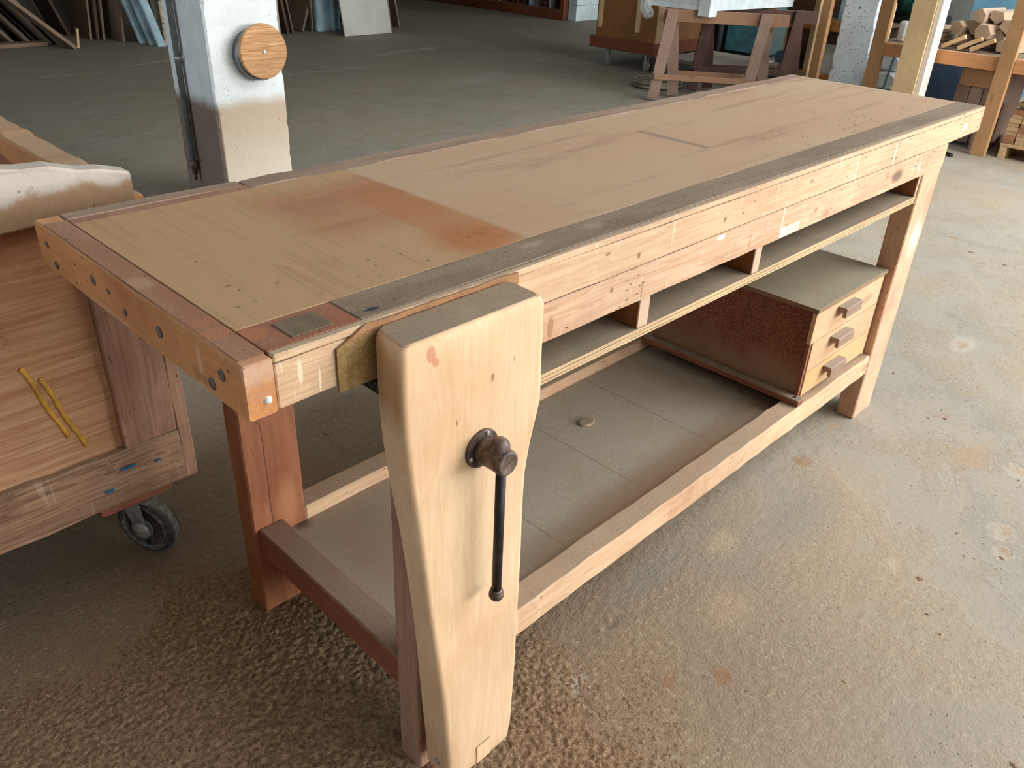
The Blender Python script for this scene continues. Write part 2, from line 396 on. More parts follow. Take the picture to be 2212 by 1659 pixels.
# floor
t = NT('dusty concrete floor'); X, Y, Z = t.xyz(t.obj)
fine = t.noise(t.obj, 140, 4, .7)
big = t.noise(t.obj, 1.1, 5, .6); mid = t.noise(t.obj, 4.5, 5, .65, .4)
grey = t.mix(fine, lin((154, 147, 134)), lin((176, 168, 152)))
grey = t.mix(t.step(mid, .42, .68, 0, .6), grey, lin((140, 140, 132)))
tan = t.mix(fine, lin((166, 148, 124)), lin((186, 168, 142)))
c = t.mix(t.step(t.math('ADD', t.math('MULTIPLY', big, .6), t.math('MULTIPLY', mid, .4)), .44, .62, 0, .75), grey, tan)
blob = t.math('MULTIPLY', t.step(t.vor(t.vmath('ADD', t.obj, (3.1, 1.7, 0)), 3.1), .05, .11, 1, 0), t.step(mid, .45, .55))
c = t.mix(t.math('MULTIPLY', blob, .8), c, lin((168, 132, 96)))
# heavier brown sawdust round the near end of the bench
dx = t.math('SUBTRACT', X, .15); dy = t.math('SUBTRACT', Y, .25)
rad = t.math('ADD', t.math('SQRT', t.math('ADD', t.math('MULTIPLY', dx, dx), t.math('MULTIPLY', dy, dy))), t.math('MULTIPLY', mid, .35))
saw = t.step(rad, .55, 1.75, 1, 0)
sawc = t.mix(t.noise(t.obj, 90, 4, .8), lin((126, 100, 76)), lin((158, 134, 108)))
c = t.mix(t.math('MULTIPLY', saw, .9), c, sawc)
# greyer, darker floor towards the back of the hall: dimmer light painted in
c = t.mix(t.step(t.math('ADD', Y, t.math('MULTIPLY', mid, 1.6)), 1.2, 3.2, 0, .55), c, lin((138, 131, 118)))
c = t.mix(t.step(t.math('ADD', Y, t.math('MULTIPLY', mid, 2.2)), 4.0, 7.5, 0, .55), c, lin((110, 100, 88)))
ln = t.noise(t.scale(t.obj, (.35, 1.6, 1), rot=(0, 0, .35)), 2.6, 6, .7, 1.0)
c = t.mix(t.math('MULTIPLY', t.step(t.math('ABSOLUTE', t.math('SUBTRACT', ln, .5)), .0, .006, .5, 0), t.step(Y, 2.0, 3.5)), c, lin((186, 180, 166)))
sp = t.math('MULTIPLY', t.step(t.vor(t.obj, 45), .06, .12, 1, 0), t.step(t.noise(t.obj, 6, 2), .48, .6))
c = t.mix(t.math('MULTIPLY', sp, .6), c, lin((112, 98, 82)))
gr = t.noise(t.obj, 75, 5, .8)
c = t.mix(t.math('MULTIPLY', t.step(gr, .54, .66), t.step(mid, .42, .6, .2, .7)), c, lin((198, 180, 152)))
c = t.mix(t.math('MULTIPLY', t.step(gr, .44, .34), t.step(mid, .38, .58, .2, .7)), c, lin((118, 108, 94)))
sc1 = t.noise(t.scale(t.obj, (1.2, 14, 1), rot=(0, 0, .9)), 5, 3, .6, .6)
c = t.mix(t.math('MULTIPLY', t.step(t.math('ABSOLUTE', t.math('SUBTRACT', sc1, .5)), .0, .01, .35, 0), t.step(big, .45, .55)), c, lin((196, 188, 170)))
ws = t.math('MULTIPLY', t.step(t.vor(t.vmath('ADD', t.obj, (7, 7, 0)), 60), .04, .09, 1, 0), t.step(mid, .4, .6))
c = t.mix(t.math('MULTIPLY', ws, .7), c, lin((214, 200, 176)))
rough_h = t.math('MULTIPLY', t.noise(t.obj, 38, 5, .75), t.math('ADD', .25, t.math('MULTIPLY', saw, 1.6)))
rough_h = t.math('ADD', rough_h, t.math('MULTIPLY', gr, t.step(mid, .42, .6, .1, .6)))
h = t.math('ADD', t.math('ADD', rough_h, t.math('MULTIPLY', mid, .4)), t.math('ADD', t.math('MULTIPLY', sp, .6), t.math('MULTIPLY', fine, .15)))
M['floor'] = t.fin(c, t.step(saw, 0, 1, .66, .95), h, .65, .007, spec=.15)
t = NT('brown sawdust'); f = t.noise(t.obj, 110, 4, .8)
c = t.mix(t.step(f, .3, .7), lin((112, 86, 64)), lin((168, 142, 114)))
c = t.mix(t.step(t.vor(t.obj, 150), .1, .2, .5, 0), c, lin((206, 184, 150)))
c = t.mix(t.step(t.vor(t.obj, 210), .08, .16, .7, 0), c, lin((214, 196, 166)))
M['sawdust'] = t.fin(c, .95, t.math('ADD', f, t.noise(t.obj, 230, 2, .7)), .8, .004, spec=.05)
M['shaving'] = plain('pale wood shaving', (224, 200, 160), .7, 0, .1)
M['plaster'] = plain('grey plaster', (150, 148, 142), .9, 0, .1, nscale=3)
M['plasterdark'] = plain('brown shade-toned plaster', (92, 82, 72), .9, 0, .15, nscale=3)  # shadow of the back bays is painted into this plaster colour
M['limewash'] = plain('white limewash blockwork', (196, 210, 212), .85, 0, .08, nscale=5)
M['bluewall'] = plain('light blue wall paint', (116, 166, 190), .8, 0, .08, nscale=4)
M['ceil'] = plain('white ceiling', (200, 200, 194), .9, 0, .05)
M['blockwork'] = plain('beige concrete blockwork', (168, 154, 134), .9, 0, .12)

def spots(m, a, b, lst, warp=.004, wscale=60):
    """stains, and painted shade on the low shelf: (centre a, centre b, radius a, radius b, colour, amount, softness) along two object axes"""
    t = NT.__new__(NT); t.m = m; t.t = m.node_tree; t.n = t.t.nodes; t.l = t.t.links; t.b = t.n['Principled BSDF']; t._rnd = None; t._nz = None
    t.obj = t.new('ShaderNodeTexCoord').outputs['Object']; P_ = t.xyz(t.obj); A, B = P_['XYZ'.index(a)], P_['XYZ'.index(b)]
    sock = t.b.inputs['Base Color']; c = sock.links[0].from_socket
    w = t.math('MULTIPLY', t.math('SUBTRACT', t.noise(t.obj, wscale, 4), .5), warp * 2)
    A = t.math('ADD', A, w); B = t.math('ADD', B, w)
    for ca, cb_, ra, rb, col, amt, soft in lst:
        u_ = t.math('DIVIDE', t.math('SUBTRACT', A, ca), ra); v_ = t.math('DIVIDE', t.math('SUBTRACT', B, cb_), rb)
        r_ = t.math('SQRT', t.math('ADD', t.math('MULTIPLY', u_, u_), t.math('MULTIPLY', v_, v_)))
        c = t.mix(t.step(r_, 1 - soft, 1, amt, 0), c, lin(col))
    t.l.new(c, sock)
spots(M['divider'], 'Y', 'Z', [(-.01, .72, .0185, .4, (206, 178, 152), .85, .1)], .001, 90)
spots(M['beech'], 'X', 'Z', [(.193, .855, .009, .013, (186, 110, 80), .6, .4), (.199, .843, .007, .008, (186, 110, 80), .6, .4), (.292, .788, .0035, .008, (128, 96, 66), .8, .6), (.232, .745, .0015, .006, (120, 88, 60), .7, .5),
    (.25, .40, .03, .09, (206, 168, 122), .45, .9), (.33, .80, .0015, .006, (120, 88, 60), .6, .5), (.215, .12, .02, .10, (176, 132, 92), .4, .9)], .003, 50)
spots(M['lipgrey'], 'X', 'Y', [(.184, .026, .014, .006, (30, 40, 60), .85, .5), (.49, .055, .03, .012, (176, 160, 138), .5, .6), (.62, .05, .035, .014, (178, 164, 142), .4, .6)], .006, 80)
spots(M['lipredX'], 'X', 'Y', [(.045, .06, .022, .02, (172, 114, 80), .65, .35)], .004, 40)
spots(M['lipred'], 'X', 'Y', [(.022, .12, .018, .016, (164, 108, 78), .65, .35), (.012, .085, .03, .016, (170, 114, 82), .65, .35), (.02, .40, .02, .05, (146, 104, 84), .5, .6), (.015, .27, .02, .03, (178, 146, 120), .6, .6)], .005, 40)
spots(M['legfront'], 'X', 'Z', [(1.985, .56, .05, .075, (226, 214, 202), .7, .9), (1.96, .70, .02, .03, (180, 138, 108), .4, .6)], .01, 30)
spots(M['endapron'], 'Y', 'Z', [(-.012, .868, .018, .028, (196, 164, 142), .8, .5), (-.012, .842, .018, .02, (170, 126, 104), .6, .7), (.10, .825, .03, .012, (126, 78, 50), .6, .9), (.16, .84, .05, .02, (186, 120, 84), .4, .8), (.36, .818, .12, .006, (196, 158, 132), .6, .8)], .006, 50)
spots(M['apron'], 'X', 'Z', [(2.121, .842, .022, .011, (240, 222, 196), .8, .35), (1.662, .835, .006, .045, (240, 222, 194), .7, .5), (1.46, .84, .005, .04, (236, 214, 184), .6, .5), (.68, .833, .006, .007, (124, 88, 62), .85, .6), (.60, .855, .008, .004, (136, 98, 70), .8, .6), (.93, .838, .007, .006, (130, 92, 64), .8, .6),
    (1.25, .85, .010, .005, (140, 100, 72), .7, .6), (.066, .85, .004, .02, (240, 222, 190), .6, .5), (.09, .83, .002, .02, (240, 222, 190), .7, .5)], .002, 80)
spots(M['rail'], 'X', 'Z', [(1.858, .776, .005, .03, (240, 220, 192), .7, .5), (.93, .805, .018, .006, (244, 236, 224), .8, .5), (.48, .77, .008, .022, (150, 104, 70), .7, .4), (.70, .768, .005, .02, (156, 108, 74), .6, .4), (1.04, .77, .004, .02, (150, 104, 72), .5, .5),
    (.45, .755, .006, .014, (244, 230, 206), .7, .5), (.62, .79, .006, .006, (130, 92, 64), .8, .5), (1.3, .78, .008, .006, (136, 96, 68), .7, .5), (1.5, .795, .006, .005, (136, 96, 68), .7, .5)], .002, 80)
spots(M['redlegY'], 'X', 'Z', [(.262, .40, .0013, .42, (70, 36, 24), .85, .6), (.305, .742, .035, .006, (92, 42, 34), .7, .7), (.30, .25, .03, .10, (206, 146, 106), .5, .9), (.245, .73, .012, .004, (110, 52, 38), .6, .6)], .004, 20)
spots(M['pillar'], 'Y', 'Z', [(2.426, .721, .016, .012, (84, 84, 84), .9, .4)], .01, 60)
spots(M['lowshelf'], 'X', 'Y', [(1.222, .28, .0022, .5, (112, 96, 76), .7, .5), (.945, .28, .0022, .5, (112, 96, 76), .7, .5), (.67, .28, .0022, .5, (112, 96, 76), .6, .5), (1.0, .06, .9, .13, (142, 108, 76), .75, .8), (.40, .30, .16, .4, (138, 106, 78), .6, .9), (.32, .5, .03, .03, (84, 60, 44), .8, .9)], .003, 50)  # wide brown strip along the front stretcher is painted shade
spots(M['floor'], 'X', 'Y', [(1.683, -.494, .055, .045, (204, 192, 172), .5, .7), (1.69, -.50, .035, .026, (160, 122, 84), .55, .9), (1.60, -.52, .04, .035, (204, 192, 172), .45, .7), (1.605, -.525, .026, .022, (156, 116, 80), .55, .9), (1.999, -.439, .05, .05, (206, 194, 174), .45, .7), (2.0, -.44, .03, .03, (170, 136, 100), .5, .9),
    (1.36, -.353, .035, .022, (200, 182, 154), .5, .9), (2.717, -.044, .11, .05, (206, 196, 178), .45, .7), (2.72, -.044, .07, .03, (160, 132, 102), .55, .9), (.696, -.177, .03, .02, (150, 112, 82), .7, .7), (.782, -.25, .03, .02, (150, 112, 82), .7, .7), (1.985, -.321, .16, .07, (178, 150, 120), .6, .9), (.447, -.106, .09, .06, (160, 120, 84), .7, .8),
    (.55, -.06, .05, .04, (190, 184, 172), .6, .8), (.74, -.01, .045, .008, (96, 92, 84), .6, .8), (1.131, -.03, .09, .05, (186, 166, 136), .6, .8), (.95, -.16, .12, .07, (180, 158, 128), .5, .9), (1.83, .02, .05, .02, (176, 150, 118), .6, .7), (1.35, -.1, .28, .12, (142, 142, 134), .5, 1.0), (.9, .02, .18, .06, (136, 136, 128), .5, 1.0)], .03, 28)
spots(M['floor'], 'X', 'Y', [(5.464, 6.376, .9, .03, (170, 168, 158), .6, .7), (4.033, 5.941, 1.1, .025, (172, 168, 156), .6, .7), (3.06, 6.965, .7, .03, (172, 168, 156), .6, .7), (2.168, 6.826, .8, .025, (166, 160, 148), .5, .7), (4.9, 4.8, .8, .3, (150, 150, 144), .5, 1.0)], .35, 1.6)

# ------------------------------------------------------------------ the hall
def struct(name, o): o.name = name; o['kind'] = 'structure'; return o
bm = bmesh.new(); bmesh.ops.create_grid(bm, x_segments=8, y_segments=8, size=1)
for v in bm.verts: v.co = Vector((4.5 + v.co.x * 10.0, 1.5 + v.co.y * 9.5, 0))
struct('floor', mesh('floor', bm, M['floor']))
HX0, HX1, HY0, HY1, HZ = -5.5, 14.5, -8.0, 11.0, 4.2
SK = (3.0, 8.5, -4.6, -1.2)   # roof opening added to bring in overhead light
bm = bmesh.new()
addbox(bm, HX0 - .2, HX1 + .2, HY0 - .2, SK[2], HZ, HZ + .15, .001); addbox(bm, HX0 - .2, HX1 + .2, SK[3], HY1 + .2, HZ, HZ + .15, .001)
addbox(bm, HX0 - .2, SK[0], SK[2], SK[3], HZ, HZ + .15, .001); addbox(bm, SK[1], HX1 + .2, SK[2], SK[3], HZ, HZ + .15, .001)
struct('ceiling', mesh('ceiling', bm, M['ceil']))
struct('wall_back', board('wall_back', HX0, HX1, HY1 - .2, HY1, 0, HZ, M['plasterdark']))
def wall_openings(name, along, a0, a1, fixed0, fixed1, holes, m):
    bm = bmesh.new(); xs = sorted({a0, a1, *[h[0] for h in holes], *[h[1] for h in holes]})
    for u, w in zip(xs, xs[1:]):
        hs = [h for h in holes if h[0] <= u + 1e-6 and h[1] >= w - 1e-6]
        spans = [(0, hs[0][2]), (hs[0][3], HZ)] if hs else [(0, HZ)]
        for z0, z1 in spans:
            if z1 - z0 < .01: continue
            if along == 'X': addbox(bm, u, w, fixed0, fixed1, z0, z1, .001)
            else: addbox(bm, fixed0, fixed1, u, w, z0, z1, .001)
    return struct(name, mesh(name, bm, m))
FW = [(-.6, 2.6, 1.1, 3.7), (3.1, 6.3, 1.1, 3.7), (6.8, 10.0, 1.1, 3.7)]
wall_openings('wall_front', 'X', HX0, HX1, HY0, HY0 + .2, FW, M['plaster'])
RW = [(-6.5, -3.5, 1.1, 3.7), (-2.5, .5, 1.1, 3.7)]
wall_openings('wall_right', 'Y', HY0 + .2, HY1 - .2, HX1 - .2, HX1, RW, M['plaster'])
LW = [(2.5, 5.5, 1.4, 3.4)]
wall_openings('wall_left', 'Y', HY0 + .2, HY1 - .2, HX0, HX0 + .2, LW, M['plaster'])
k = 1
for (a, b, z0, z1) in FW:
    bm = bmesh.new()
    for x in (a + .03, (a + b) / 2, b - .03): addbox(bm, x - .03, x + .03, HY0 + .07, HY0 + .13, z0, z1, .004)
    for z in (z0 + .03, (z0 + z1) / 2, z1 - .03): addbox(bm, a, b, HY0 + .075, HY0 + .125, z - .03, z + .03, .004)
    struct('window_%d' % k, mesh('window_%d' % k, bm, M['plasticwhite'])); k += 1
for (a, b, z0, z1) in RW:
    bm = bmesh.new()
    for y in (a + .03, (a + b) / 2, b - .03): addbox(bm, HX1 - .13, HX1 - .07, y - .03, y + .03, z0, z1, .004)
    for z in (z0 + .03, z1 - .03): addbox(bm, HX1 - .125, HX1 - .075, a, b, z - .03, z + .03, .004)
    struct('window_%d' % k, mesh('window_%d' % k, bm, M['plasticwhite'])); k += 1

# ------------------------------------------------------------------ workbench
L, W, H, T = 2.249, .591, .88, .067
WB = thing('workbench', 'long dusty timber workbench with a big pale vise jaw on its near front corner', 'workbench')
P = .022   # thickness of the top boards
board('top_panel', .0358, 2.215, .078, .535, H - P, H, M['top'], WB, .0008)
bm = bmesh.new()
addbox(bm, .003, .034, .0325, .558, H - .0012, H - .0002, .0004)
ll = mesh('end_lipping', bm, M['lipred'], WB)
board('far_lipping', 2.2152, L, .079, .5345, H - P, H - .0003, M['lipend'], WB, .001)
board('front_lipping', .158, L, .012, .0778, H - P, H + .0004, M['lipgrey'], WB, .0015, .0007, .08)
board('corner_lipping', .0358, .1578, .012, .0778, H - P, H - .0003, M['lipredX'], WB, .001, .0004)
board('rear_lipping', .322, L, .5352, W - .004, H - P, H + .0006, M['liprear'], WB, .003, .0015, .06)
board('rear_corner_lipping', .0358, .3215, .559, W, H - P, H - .0004, M['liprear'], WB, .002, .001)
board('rear_inner_lipping', .0358, .3215, .5352, .5588, H - P, H - .0008, M['lipred'], WB, .0005)
board('end_lipping_front', 0.003, .034, .0122, .0322, H - .0012, H - .0004, M['lipred'], WB, .0005)
board('rough_patch', .074, .128, .022, .064, H - .0003, H + .0012, M['sandpatch'], WB, .0006)
# aprons
board('front_lip', .036, L, 0, .0118, H - .0105, H - .0006, M['apron'], WB, .002, .0005, .07)
board('front_apron', .036, L, 0, .030, H - T, H - P - .0002 + .011, M['apron'], WB, .0018, .0006, .07)
ea = board('end_apron', -.001, .0355, -.001, W, H - T - .002, H - .0014, M['endapron'], WB, .0025, .0006, .08)
board('rear_apron', .036, L, W - .03, W, H - T, H - P - .0002, M['apron'], WB, .002)
board('far_apron', L - .035, L, .031, W - .031, H - T, H - P - .0002, M['apron'], WB, .002)
for (y, z, r) in ((.552, .852, .0055), (.530, .827, .006), (.388, .85, .008), (.339, .85, .0045), (.296, .836, .0055), (.197, .846, .0075), (.047, .85, .0075), (.074, .828, .0075)):
    bm = bmesh.new(); lathe(bm, (-.0004, y, z), (-1, 0, 0), [(0, r), (.0012, r), (.0018, r * .8), (.0012, r * .45)], 14)
    tag(mesh('screw_plug', bm, M['plug'], ea), 'grey filled screw hole')
bm = bmesh.new(); lathe(bm, (.024, -.0008, .831), (0, -1, 0), [(0, .005), (.003, .0035), (.0045, .001)], 12)
mesh('glue_blob', bm, M['plasticwhite'], ea)
# rail under the apron, legs
board('front_rail', .3375, 2.032, .001, .030, .748, H - T - .0015, M['rail'], WB, .0018, .0007, .06)
board('rear_rail', .22, 2.03, .535, .56, .748, H - T - .001, M['rail'], WB, .002)
LX = [(.2205, .3365), (1.9136, 2.032)]
for i, (a, b) in enumerate(LX):
    z1 = H - T - .001
    front = (.0035, .0585)
    mm = M['legnear'] if i == 0 else M['legfront']
    if i == 1:
        board('leg', a, b, .0035, .0585, 0, .7475, mm, WB, .003, .0008, .06)
        board('leg_top', a, b, .0305, .0585, .7476, z1, mm, WB, .001)
    else:
        board('leg', a, b, .0035, .0585, 0, z1, mm, WB, .003, .0008, .06)
    board('leg', a, b, .5057, .561 if i else .5605, 0, .7475 if True else z1, M['redlegY'], WB, .003, .0006, .06)
# stretchers
board('front_stretcher', .3367, 1.9134, .0038, .0575, .157, .219, M['stretch'], WB, .004, .0012, .05)
board('rear_stretcher', .3367, 1.9134, .506, .5595, .165, .219, M['stretch'], WB, .003, .0006, .08)
board('end_stretcher', .229, .2837, .0588, .5054, .154, .2197, M['redrail'], WB, .003, .0006, .06)
board('end_stretcher', 1.95, 2.005, .0588, .5054, .154, .2197, M['redrail'], WB, .003)
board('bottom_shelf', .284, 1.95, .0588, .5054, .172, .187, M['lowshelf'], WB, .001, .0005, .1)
board('cabinet_batten', 1.476, 1.505, .0065, .5050, .2195, .2365, M['batten'], WB, .0025, .0005, .08)
bm = bmesh.new(); lathe(bm, (1.492, .026, .2366), (0, 0, 1), [(0, .0045), (.0006, .0045), (.0007, .003)], 12)
mesh('screw_hole', bm, M['blackplastic'], WB)
bm = bmesh.new(); lathe(bm, (1.058, .356, .1878), (0, 0, 1), [(0, .021), (.003, .022), (.0045, .019), (.005, .001)], 18)
for v in bm.verts: v.co.x = 1.058 + (v.co.x - 1.058) * 1.15; v.co.y = .356 + (v.co.y - .356) * (.8 + R.uniform(-.04, .04))
tag(mesh('wood_slice', bm, M['ply']), 'small dusty round wood slice lying alone on the bottom shelf of the workbench', 'wood slice')
# plywood shelf under the top, with dividers
bm = bmesh.new()
for k2 in range(5): addbox(bm, .338, 1.906, .0045 + (.0012 if k2 % 2 else 0), .50, .6745 + k2 * .0035, .6780 + k2 * .0035, .0004, .0003, .05)
mesh('under_shelf', bm, M['ply'], WB)
for a, b in ((.709, .738), (1.080, 1.106), (1.893, 1.905)):
    board('shelf_divider', a, b, .0055, .49, .6922, .7475, M['divider'], WB, .0015, .0004, .1)
# tape marks and knots pressed on the rail
for x0, x1, z0, z1 in ((1.155, 1.235, .7505, .772),):
    bm = bmesh.new(); addbox(bm, x0, x1, .0002, .0012, z0, z1, .0003); mesh('tape_strip', bm, M['tape'], WB)
# suede pad between apron and jaw
bm = bmesh.new()
cols = 28; rows = [(.808, -.0022), (.84, -.0026), (.868, -.0030), (.8815, -.0028)]
rg = []
for i in range(cols + 1):
    x = .112 + (.402 - .112) * i / cols
    zt = .8797 + R.uniform(-.0008, .0008) if x > .155 else .862 + (x - .112) * .45
    rg.append([(x, -.0012, .806), (x, -.0040, .806), (x, -.0042, .84), (x, -.0042 - .001 * math.sin(i), zt), (x, -.0010, zt), (x, -.0008, .84)])
loft(bm, rg); mesh('jaw_pad', bm, M['suede'], WB)

# vise jaw
def interp(tab, z):
    for (z0, a), (z1, b) in zip(tab, tab[1:]):
        if z >= z1:
            k = (z - z1) / (z0 - z1)
            return b + (a - b) * k
    return tab[-1][1]
XL = [(.9, .160), (.78, .161), (.72, .1645), (.68, .168), (.64, .1725), (.60, .179), (.55, .186), (.476, .194), (.41, .199), (.25, .206), (.10, .212), (.0, .213)]
XF = [(.9, .150), (.815, .149), (.764, .151), (.69, .156), (.625, .165), (.52, .175), (.40, .1855), (.25, .201), (.18, .205), (.0, .207)]
XR = [(.9, .3855), (.79, .3875), (.715, .390), (.685, .382), (.65, .3735), (.61, .367), (.55, .3645), (.45, .3645), (.38, .363), (.24, .359), (.106, .3505), (.085, .345), (0, .335)]
YR = [(.9, -.0055), (.60, -.0065), (.30, -.013), (0, -.024)]
zs = [.058, .062, .07, .085] + [.1 + i * .022 for i in range(35)] + [.862, .868, .872, .874]
bm = bmesh.new(); rings = []
for i, z in enumerate(zs):
    xl, xr, yr = sum(interp(XL, z + q * .01) for q in range(-4, 5)) / 9, sum(interp(XR, z + q * .003) for q in range(-2, 3)) / 5, interp(YR, z)
    yf = yr - .0655; xf = sum(interp(XF, z + q * .01) for q in range(-4, 5)) / 9
    ins = {0: .006, 1: .003, len(zs) - 1: .007, len(zs) - 2: .0045, len(zs) - 3: .002}.get(i, 0)
    w = .0006 * math.sin(z * 23)
    ring = []
    for x, y in rrect(xl + ins + w, xr - ins, yf + ins, yr - ins * .4, .009 if z > .1 else .007, 4): ring.append((x + (xf - xl) * (yr - y) / .0655 * (xr - x) / (xr - xl), y, z))
    rings.append(ring)
loft(bm, rings)
VJ = mesh('vise_jaw', bm, M['beech'], WB, True)
m_ = VJ.modifiers.new('ws', 'WEIGHTED_NORMAL'); m_.keep_sharp = True
for p_ in VJ.data.polygons:
    if abs(p_.normal.z) > .8: p_.use_smooth = False
VJ['label'] = 'pale beech vise jaw with narrowed waist'
hx, hz = .2745, .6900
yfc = interp(YR, .69) - .0655
bm = bmesh.new(); lathe(bm, (hx, yfc + .0005, hz), (0, -1, 0), [(0, .0280), (.0035, .0280), (.0055, .0265), (.0058, .018), (.006, .001)], 36)
mesh('flange', bm, M['iron'], VJ, False)
for a in (75, 195, 315):
    bm = bmesh.new(); c_ = math.cos(math.radians(a)) * .0232; s_ = math.sin(math.radians(a)) * .0232
    lathe(bm, (hx + c_, yfc - .0045, hz + s_), (0, -1, 0), [(0, .0034), (.002, .0032), (.003, .002), (.0022, .0008)], 12)
    mesh('flange_screw', bm, M['screwpin'], VJ, True)
bm = bmesh.new(); lathe(bm, (hx, yfc - .003, hz), (0, -1, 0), [(0, .0192), (.006, .0184), (.030, .0178), (.044, .0181), (.0475, .0168), (.0482, .0145), (.0472, .0128), (.0476, .001)], 36)
mesh('screw_hub', bm, M['iron'], VJ, True)
hy = yfc - .034
bm = bmesh.new()
lathe(bm, (hx + .004, hy, hz + .006), (-.0, .0, -1), [(0, .0070), (.245, .0070)], 18)
hd = mesh('handle_bar', bm, M['blackiron'], VJ, True)
bm = bmesh.new()
lathe(bm, (hx, hy, hz + .0105), (0, 0, 1), [(0, .0125), (.006, .0138), (.012, .0130), (.0175, .010), (.0210, .0055), (.0222, .0005)], 24)
mesh('handle_ball', bm, M['iron'], VJ, True)
bm = bmesh.new()
lathe(bm, (hx + .004, hy, hz - .226), (0, 0, -1), [(0, .0078), (.002, .0094), (.004, .0080), (.006, .0104), (.012, .0110), (.017, .0086), (.0200, .0046), (.0208, .0005)], 24)
mesh('handle_ball', bm, M['iron'], VJ, True)
# screw behind the jaw and guide bar at its foot
bm = bmesh.new(); pr_ = [(0, .012)]
for i in range(50): pr_ += [(.004 + i * .006, .0125), (.006 + i * .006, .0098), (.008 + i * .006, .0125)]
pr_ += [(.34, .0118)]
lathe(bm, (.2745, -.004, .690), (0, 1, 0), pr_, 16)
bm2 = bm; 
bmesh.ops.translate(bm2, verts=bm2.verts, vec=(0, -.002, 0)); mesh('vise_screw', bm2, M['blackiron'], WB)
board('guide_bar', .2405, .2785, -.0215, .0030, .055, .085, M['legnear'], WB, .002, .0005, .05)
bm = bmesh.new(); lathe(bm, (.2105, -.055, .096), (-1, 0, 0), [(0, .006), (.004, .006), (.0045, .004)], 12)
mesh('bolt', bm, M['steel'], VJ)
bm = bmesh.new()
addbox(bm, .266, .298, -.0882, -.0780, .066, .107, .0008); mesh('tenon_end', bm, M['beech'], VJ)

# ------------------------------------------------------------------ drawer unit under the bench
DU = thing('drawer_unit', 'low chipboard cabinet of three small drawers standing on the workbench stretchers', 'drawers', (1.70, .26, .2195))
def off(o, parent):   # keep world placement under an empty at its base
    o.location = -Vector(parent.location); return o
bm = bmesh.new()
addbox(bm, 1.5105, 1.5205, .034, .49, .2215, .4715, .0006)
off(mesh('side_panel', bm, M['chip'], DU), DU)['label'] = 'red brown chipboard side'
off(board('side_panel', 1.893, 1.903, .034, .49, .2215, .4715, M['chip'], DU, .0006), DU)
off(board('back_panel', 1.521, 1.8925, .484, .49, .2215, .4715, M['chip'], DU, .0006), DU)
off(board('front_edge_strip', 1.5055, 1.5155, .0245, .0338, .2215, .3845, M['batten'], DU, .0006), DU)
off(board('front_edge_strip', 1.893, 1.903, .0245, .0338, .2215, .4715, M['drawer'], DU, .0006), DU)
off(board('cabinet_top', 1.4975, 1.9045, .019, .492, .472, .4835, M['dustytop'], DU, .001), DU)
off(board('cabinet_bottom', 1.521, 1.8925, .036, .483, .2215, .2295, M['chip'], DU, .0006), DU)
for (x0, x1, z0, z1, hz1, m) in ((1.499, 1.886, .3865, .4712, .458, 'drawer'), (1.517, 1.8905, .3015, .3845, .3725, 'drawer'), (1.518, 1.8905, .2300, .2990, .2865, 'drawer2')):
    bm = bmesh.new(); addbox(bm, x0, x1, .0215, .0335, z0, z1, .0012)
    addbox(bm, 1.526, 1.886, .0336, .46, z0 + .006, z1 - .012, .0008)
    d = off(mesh('drawer', bm, M[m], DU), DU)
    bm = bmesh.new()
    prof = [(.0213, hz1), (-.0005, hz1), (-.0035, hz1 - .003), (-.0035, hz1 - .026), (.006, hz1 - .026), (.006, hz1 - .014), (.0213, hz1 - .013)]
    loft(bm, [[(x, a, b) for a, b in prof] for x in (1.618, 1.708)])
    mesh('drawer_pull', bm, M['pull'], d)

# ------------------------------------------------------------------ wheeled cart at the left
CT = thing('wheeled_cart', 'battered open plywood cart on casters behind the near end of the workbench', 'cart', (-.25, 1.3, 0))
cx1, cy0, cz0 = .232, .822, .172
def cb(name, *a, **k): return off(board(name, *a, **k), CT)
fp = cb('front_panel', -.72, .15, cy0 + .020, cy0 + .036, .27, .81, M['cartply'], CT, .001)
cb('bottom_rail', -.72, cx1, cy0, cy0 + .045, cz0, .298, M['cartwood'], CT, bev=.004, jit=.003, step=.05)
cb('corner_stile', .121, cx1, cy0 + .003, cy0 + .045, .2985, .754, M['cartwoodZ'], CT, bev=.003, jit=.0015, step=.06)
cb('side_edge_strip', cx1 + .0008, cx1 + .030, cy0 + .010, cy0 + .060, .165, .754, M['cartwoodZ'], CT, bev=.003, jit=.0018, step=.05)
bm = bmesh.new(); rings = []
for i in range(23):
    x = -.72 + (.226 + .72) * i / 22
    zt = .912 - max(0, x + .05) * .125 - (.006 if x > .13 else 0)
    if i == 22: zt -= .004
    if i == 21: zt -= .002
    zt += R.uniform(-.004, .004)
    zb = .80 + .004 * math.sin(i * .7)
    rings.append([(x, a, b) for a, b in rrect(cy0 - .028, cy0 + .018, zb, zt, .004, 1)])
loft(bm, rings)
off(mesh('top_board', bm, M['cartwhite'], CT), CT)['label'] = 'scuffed whitish top board'
cb('side_panel', cx1 - .028, cx1, cy0 + .046, 2.03, .221, .754, M['cartply'], CT, bev=.002)
cb('side_beam', .196, .262, cy0 + .0192, 2.05, .755, .812, M['rackbeam'], CT, bev=.006, jit=.003, step=.04)
cb('side_panel', -.7195, -.70, cy0 + .046, 2.03, .20, .86, M['cartply'], CT, bev=.002)
cb('back_panel', -.70, cx1 - .029, 2.01, 2.03, .20, .81, M['cartply'], CT, bev=.002)
cb('cart_floor', -.70, cx1 - .0, cy0 + .046, 2.009, .20, .22, M['cartwood'], CT, bev=.002)
cb('axle_block', .045, .20, cy0 + .012, cy0 + .10, .148, .1715, M['batten'], CT, bev=.004)
